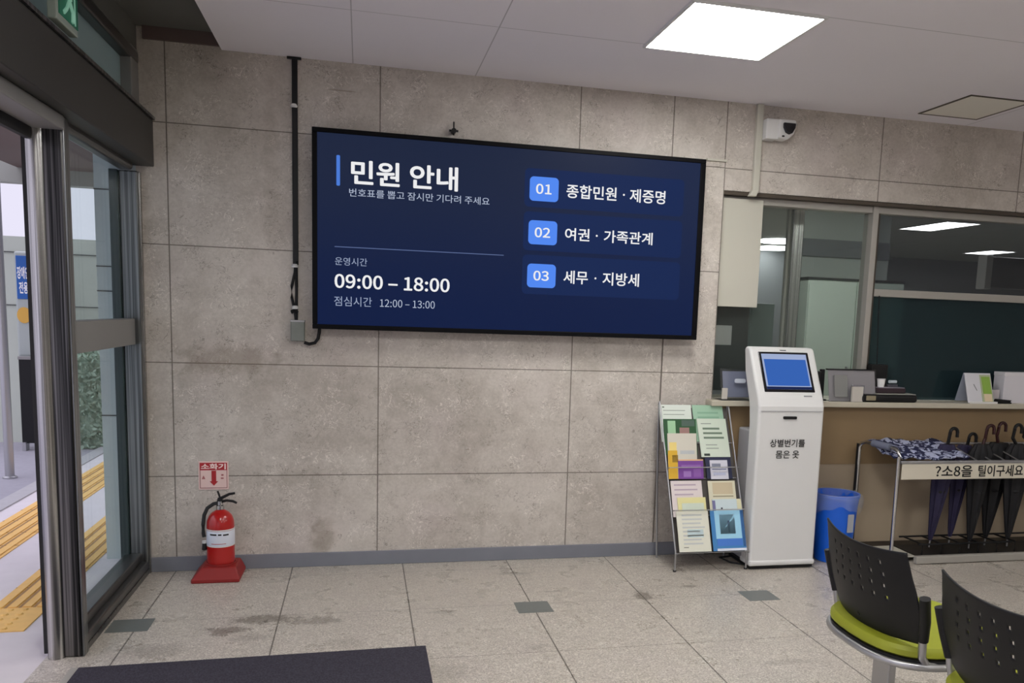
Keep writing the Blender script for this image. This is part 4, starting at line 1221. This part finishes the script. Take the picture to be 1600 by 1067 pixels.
t_ = thing('leaflet_holder', 'clear acrylic holder with grey leaflet at the counter left end', 'holder', (3.26, -0.04, CT))
slab_x(t_, 'front_plate', 3.165, 3.36, -0.085, -0.045, CT, 1.145, 0.004, M['acrylic'])
slab_x(t_, 'leaflet_sheet', 3.185, 3.358, -0.074, -0.034, CT + 0.02, 1.13, 0.003, cm(120, 124, 140))
box(3.16, 3.365, -0.092, 0.03, CT, CT + 0.004).build('foot', M['acrylic'], t_)
MB().prism(rrect(3.25, 3.32, CT + 0.105, CT + 0.13, 0.01), 'y', -0.078, -0.070).build('print_mark', cm(170, 176, 186), t_)
box(3.165, 3.20, -0.094, -0.088, CT + 0.01, CT + 0.075).build('small_card', cm(168, 164, 156), t_)
t_ = thing('acrylic_display', 'wide clear acrylic stand with printed sheet right of the kiosk', 'stand', (4.06, -0.03, CT))
slab_x(t_, 'sheet', 3.900, 4.225, -0.055, -0.015, CT + 0.004, 1.152, 0.004, cm(156, 152, 150))
slab_x(t_, 'cover', 3.895, 4.230, -0.064, -0.024, CT, 1.155, 0.004, M['acrylic'])
box(3.893, 4.232, -0.022, 0.0, 1.150, 1.158).build('top_edge', M['black'], t_)
slab_x(t_, 'photo_print', 3.93, 4.02, -0.0665, -0.040, CT + 0.03, 1.12, 0.002, cm(112, 112, 110))
box(3.893, 4.232, -0.07, 0.02, CT, CT + 0.004).build('foot', M['acrylic'], t_)
t_ = thing('card_box', 'small clear card box standing before the acrylic stand', 'box', (4.09, -0.085, CT))
box(4.03, 4.115, -0.096, -0.07, CT, CT + 0.105).build('shell', M['acrylic'], t_, 0.003)
box(4.035, 4.11, -0.090, -0.076, CT + 0.002, CT + 0.095).build('cards', cm(196, 190, 178), t_)
t_ = thing('speaker_unit', 'black upright gadget on the counter just right of the kiosk', 'gadget', (3.83, 0.0, CT))
box(3.80, 3.86, -0.02, 0.03, CT, 1.14).build('case', M['black'], t_, 0.01)
box(3.81, 3.85, -0.024, -0.018, CT + 0.03, CT + 0.08).build('grille', M['steel_dark'], t_)
t_ = thing('holder_arm', 'black bracket between the gadget and the acrylic stand', 'bracket', (3.875, 0.02, CT))
MB().prism([(3.868, CT), (3.892, CT), (3.890, 1.152), (3.862, 1.152)], 'y', 0.0, 0.02).build('arm', M['black'], t_, 0.003)
box(3.86, 3.90, -0.02, 0.04, CT, CT + 0.008).build('foot', M['black'], t_)
t_ = thing('black_tray', 'long flat black device with beige end on the counter', 'device', (4.33, -0.05, CT))
box(4.10, 4.50, -0.095, 0.02, CT, CT + 0.048).build('case', M['black'], t_, 0.016, seg=3)
box(4.13, 4.20, -0.098, -0.05, CT + 0.010, CT + 0.042).build('end_plate', cm(120, 112, 90), t_, 0.006)
box(4.21, 4.49, -0.085, 0.015, CT + 0.048, CT + 0.053).build('lid', cm(140, 140, 134), t_, 0.002)
t_ = thing('stamp_case', 'small dark maroon case lying on the black device', 'case', (4.33, 0.0, CT + 0.053))
box(4.23, 4.44, -0.05, 0.01, CT + 0.054, CT + 0.086).build('case', cm(40, 26, 32), t_, 0.006)
box(4.245, 4.435, -0.045, 0.008, CT + 0.086, CT + 0.091).build('lid', cm(120, 116, 124), t_, 0.002)
t_ = thing('white_cup', 'small white cup on top of the maroon case', 'cup', (4.28, -0.01, CT + 0.091))
MB().lathe([(0.020, 0.0), (0.026, 0.05), (0.023, 0.05), (0.018, 0.006)], (4.282, -0.012, CT + 0.091), 18).build('body', cm(206, 206, 204), t_, smooth=True)
MB().lathe([(0.027, 0.048), (0.027, 0.052)], (4.282, -0.012, CT + 0.091), 18).build('rim', M['white_plastic'], t_)
t_ = thing('tape_dispenser', 'small dark dispenser right of the white cup', 'dispenser', (4.36, 0.0, CT + 0.091))
box(4.325, 4.40, -0.02, 0.008, CT + 0.091, CT + 0.108).build('base', cm(60, 60, 66), t_, 0.003)
MB().tube([(4.34, -0.012, CT + 0.125), (4.39, -0.012, CT + 0.125)], 0.010, 12).build('roll', cm(170, 180, 184), t_)
t_ = thing('monitor_back', 'black terminal on the office side behind the counter at the mullion', 'terminal', (4.27, 0.05, CT))
box(4.212, 4.33, -0.005, 0.045, CT + 0.10, 1.19).build('case', M['black'], t_, 0.006)
box(4.25, 4.29, 0.0, 0.04, CT, CT + 0.11).build('stem', M['black'], t_)
MB().tube([(4.27, 0.03, 1.19), (4.262, 0.045, 1.5), (4.26, 0.05, 1.62)], 0.004, 6).build('cord', M['black'], t_)
t_ = thing('desk_calendar', 'tent calendar with grey page and green plant picture on the counter', 'calendar', (4.97, -0.03, CT))
slab_x(t_, 'front_page', 4.872, 5.068, -0.092, -0.030, CT + 0.006, 1.150, 0.004, cm(184, 184, 188))
slab_x(t_, 'back_page', 4.872, 5.068, 0.032, -0.026, CT + 0.006, 1.150, 0.004, cm(150, 156, 170))
box(4.885, 5.09, -0.098, -0.085, CT, CT + 0.012).build('ledge', cm(196, 196, 192), t_)
slab_x(t_, 'picture_panel', 4.982, 5.064, -0.0945, -0.0335, CT + 0.010, 1.140, 0.003, cm(150, 158, 128))
slab_x(t_, 'plant_picture', 4.994, 5.056, -0.0790, -0.0395, CT + 0.062, 1.128, 0.003, cm(120, 152, 62))
slab_x(t_, 'pot_picture', 4.996, 5.054, -0.0955, -0.0790, CT + 0.014, CT + 0.062, 0.003, cm(196, 180, 150))
MB().tube([(4.93, -0.0560, 1.08), (4.95, -0.068, 1.04)], 0.002, 6).build('ink_stroke', cm(110, 110, 110), t_)
t_ = box(5.075, 5.155, -0.03, -0.02, CT, CT + 0.085).build('note_card', cm(166, 160, 160))
tag(t_, 'small grey note card standing between calendar and white box', 'card')
t_ = thing('stapler', 'small black stapler lying in front of the note card', 'stapler', (5.14, -0.07, CT))
box(5.09, 5.21, -0.085, -0.055, CT, CT + 0.010).build('base', M['black'], t_, 0.003)
MB().prism([(5.09, CT + 0.012), (5.20, CT + 0.010), (5.21, CT + 0.022), (5.10, CT + 0.030)], 'y', -0.085, -0.055).build('arm', M['black'], t_, 0.003)
t_ = thing('white_box', 'white cardboard box at the right edge of the counter', 'box', (5.3, -0.02, CT))
box(5.170, 5.45, -0.045, 0.05, CT, 1.158).build('carton', cm(186, 184, 188), t_, 0.002)
box(5.168, 5.452, -0.047, 0.052, 1.135, 1.160).build('lid', cm(190, 188, 190), t_, 0.002)

# ================================================================== waiting chairs
CY = -2.335


def chair(label, yc):
    C = thing('waiting_chair', label, 'chair', (2.92, yc, 0.0), 'lime seat waiting chairs in a row')
    # perforated back shell
    NU, NV = 90, 46
    vs, fs = [], []

    def P(u_, v_):
        z = 0.466 + (0.742 - 0.466) * v_
        w_ = 0.232 + 0.020 * math.sin(math.pi * min(1, v_ * 1.05)) - 0.022 * v_ ** 2
        if v_ > 0.75:
            w_ += 0.012 * ((v_ - 0.75) / 0.25)
        bow = 0.058 - 0.020 * v_
        x = 2.755 - 0.075 * v_ - bow * (1 - u_ * u_)
        z += 0.012 * (u_ * u_) * v_ ** 4 - 0.006 * (1 - u_ * u_) * v_ - 0.012 * (1 - u_ * u_) * (1 - v_)
        return (x, yc + u_ * w_, z)
    for i in range(NU + 1):
        for j in range(NV + 1):
            vs.append(P(-1 + 2 * i / NU, j / NV))
    holes = set()
    for r_ in range(4):
        for c_ in range(6):
            i = int(NU / 2 + (c_ - 2.5) * 10) + (r_ % 2) - 1
            j = 20 + r_ * 6
            for di in (0, 1):
                holes.add((i + di, j))
                holes.add((i + di, j + 1))
    for (i, j) in ((int(NU * 0.5), 4), (int(NU * 0.5) + 1, 4)):
        holes.add((i, j))
    for i in range(NU):
        for j in range(NV):
            if (i, j) in holes:
                continue
            a = i * (NV + 1) + j
            fs.append((a, a + NV + 1, a + NV + 2, a + 1))
    o_ = MB().add(vs, fs).build('backrest', M['black'], C, smooth=True)
    s_ = o_.modifiers.new('thickness', 'SOLIDIFY'); s_.thickness = 0.006; s_.offset = 0
    # uprights: sleeve and tube
    for sgn in (1, -1):
        MB().tube([(2.722, yc + sgn * 0.268, 0.625), (2.738, yc + sgn * 0.258, 0.55), (2.750, yc + sgn * 0.240, 0.482)], 0.017, 12).build('sleeve', M['black'], C, smooth=True)
        MB().tube([(2.748, yc + sgn * 0.243, 0.50), (2.752, yc + sgn * 0.238, 0.455), (2.757, yc + sgn * 0.234, 0.425), (2.775, yc + sgn * 0.232, 0.402), (2.82, yc + sgn * 0.236, 0.392), (2.95, yc + sgn * 0.240, 0.390)], 0.0125, 12).build('upright', M['satin'], C, smooth=True)
    # seat
    def ring(k, z, n=56):
        out = []
        for i in range(n):
            a = 2 * math.pi * i / n
            ca, sa = math.cos(a), math.sin(a)
            ex_ = 2 / 3.4
            x = 2.905 + k * 0.222 * math.copysign(abs(ca) ** ex_, ca)
            y = yc + k * 0.250 * math.copysign(abs(sa) ** ex_, sa)
            x -= 0.03 * k * (1 - min(1, abs((y - yc) / 0.25)) ** 2) if ca < 0 else 0
            out.append((x, y, z))
        return out
    n = 56
    rs = [ring(0.95, 0.412), ring(1.0, 0.422), ring(1.0, 0.438), ring(0.96, 0.450), ring(0.80, 0.456), ring(0.4, 0.452), ring(0.02, 0.450)]
    b = MB().add([p for r_ in rs for p in r_], [(i * n + j, i * n + (j + 1) % n, (i + 1) * n + (j + 1) % n, (i + 1) * n + j) for i in range(len(rs) - 1) for j in range(n)] + [tuple(range(n - 1, -1, -1))])
    b.build('seat_pad', M['lime'], C, smooth=True)
    rs = [ring(0.90, 0.392), ring(0.985, 0.400), ring(0.998, 0.412), ring(0.95, 0.416)]
    b = MB().add([p for r_ in rs for p in r_], [(i * n + j, i * n + (j + 1) % n, (i + 1) * n + (j + 1) % n, (i + 1) * n + j) for i in range(len(rs) - 1) for j in range(n)] + [tuple(range(n - 1, -1, -1))])
    b.build('seat_tray', M['black'], C, smooth=True)
    MB().tube(ring(1.0, 0.392, 48), 0.012, 10, closed=True).build('seat_frame', M['satin'], C, smooth=True)
    box(2.74, 3.06, yc + 0.06, yc + 0.10, 0.365, 0.390).build('cross_member', M['satin'], C, 0.004)
    lg = MB().box(2.862, 2.892, yc + 0.060, yc + 0.158, 0.03, 0.385)
    lg.build('leg', M['satin'], C, 0.006)
    box(2.68, 3.10, yc + 0.085, yc + 0.135, 0.0, 0.032).build('foot', M['satin'], C, 0.008)
    return C


chair('black perforated waiting chair with lime seat, whole back in view near the bin', CY)
chair('black perforated waiting chair with lime seat, cut off at bottom right corner', CY - 0.605)
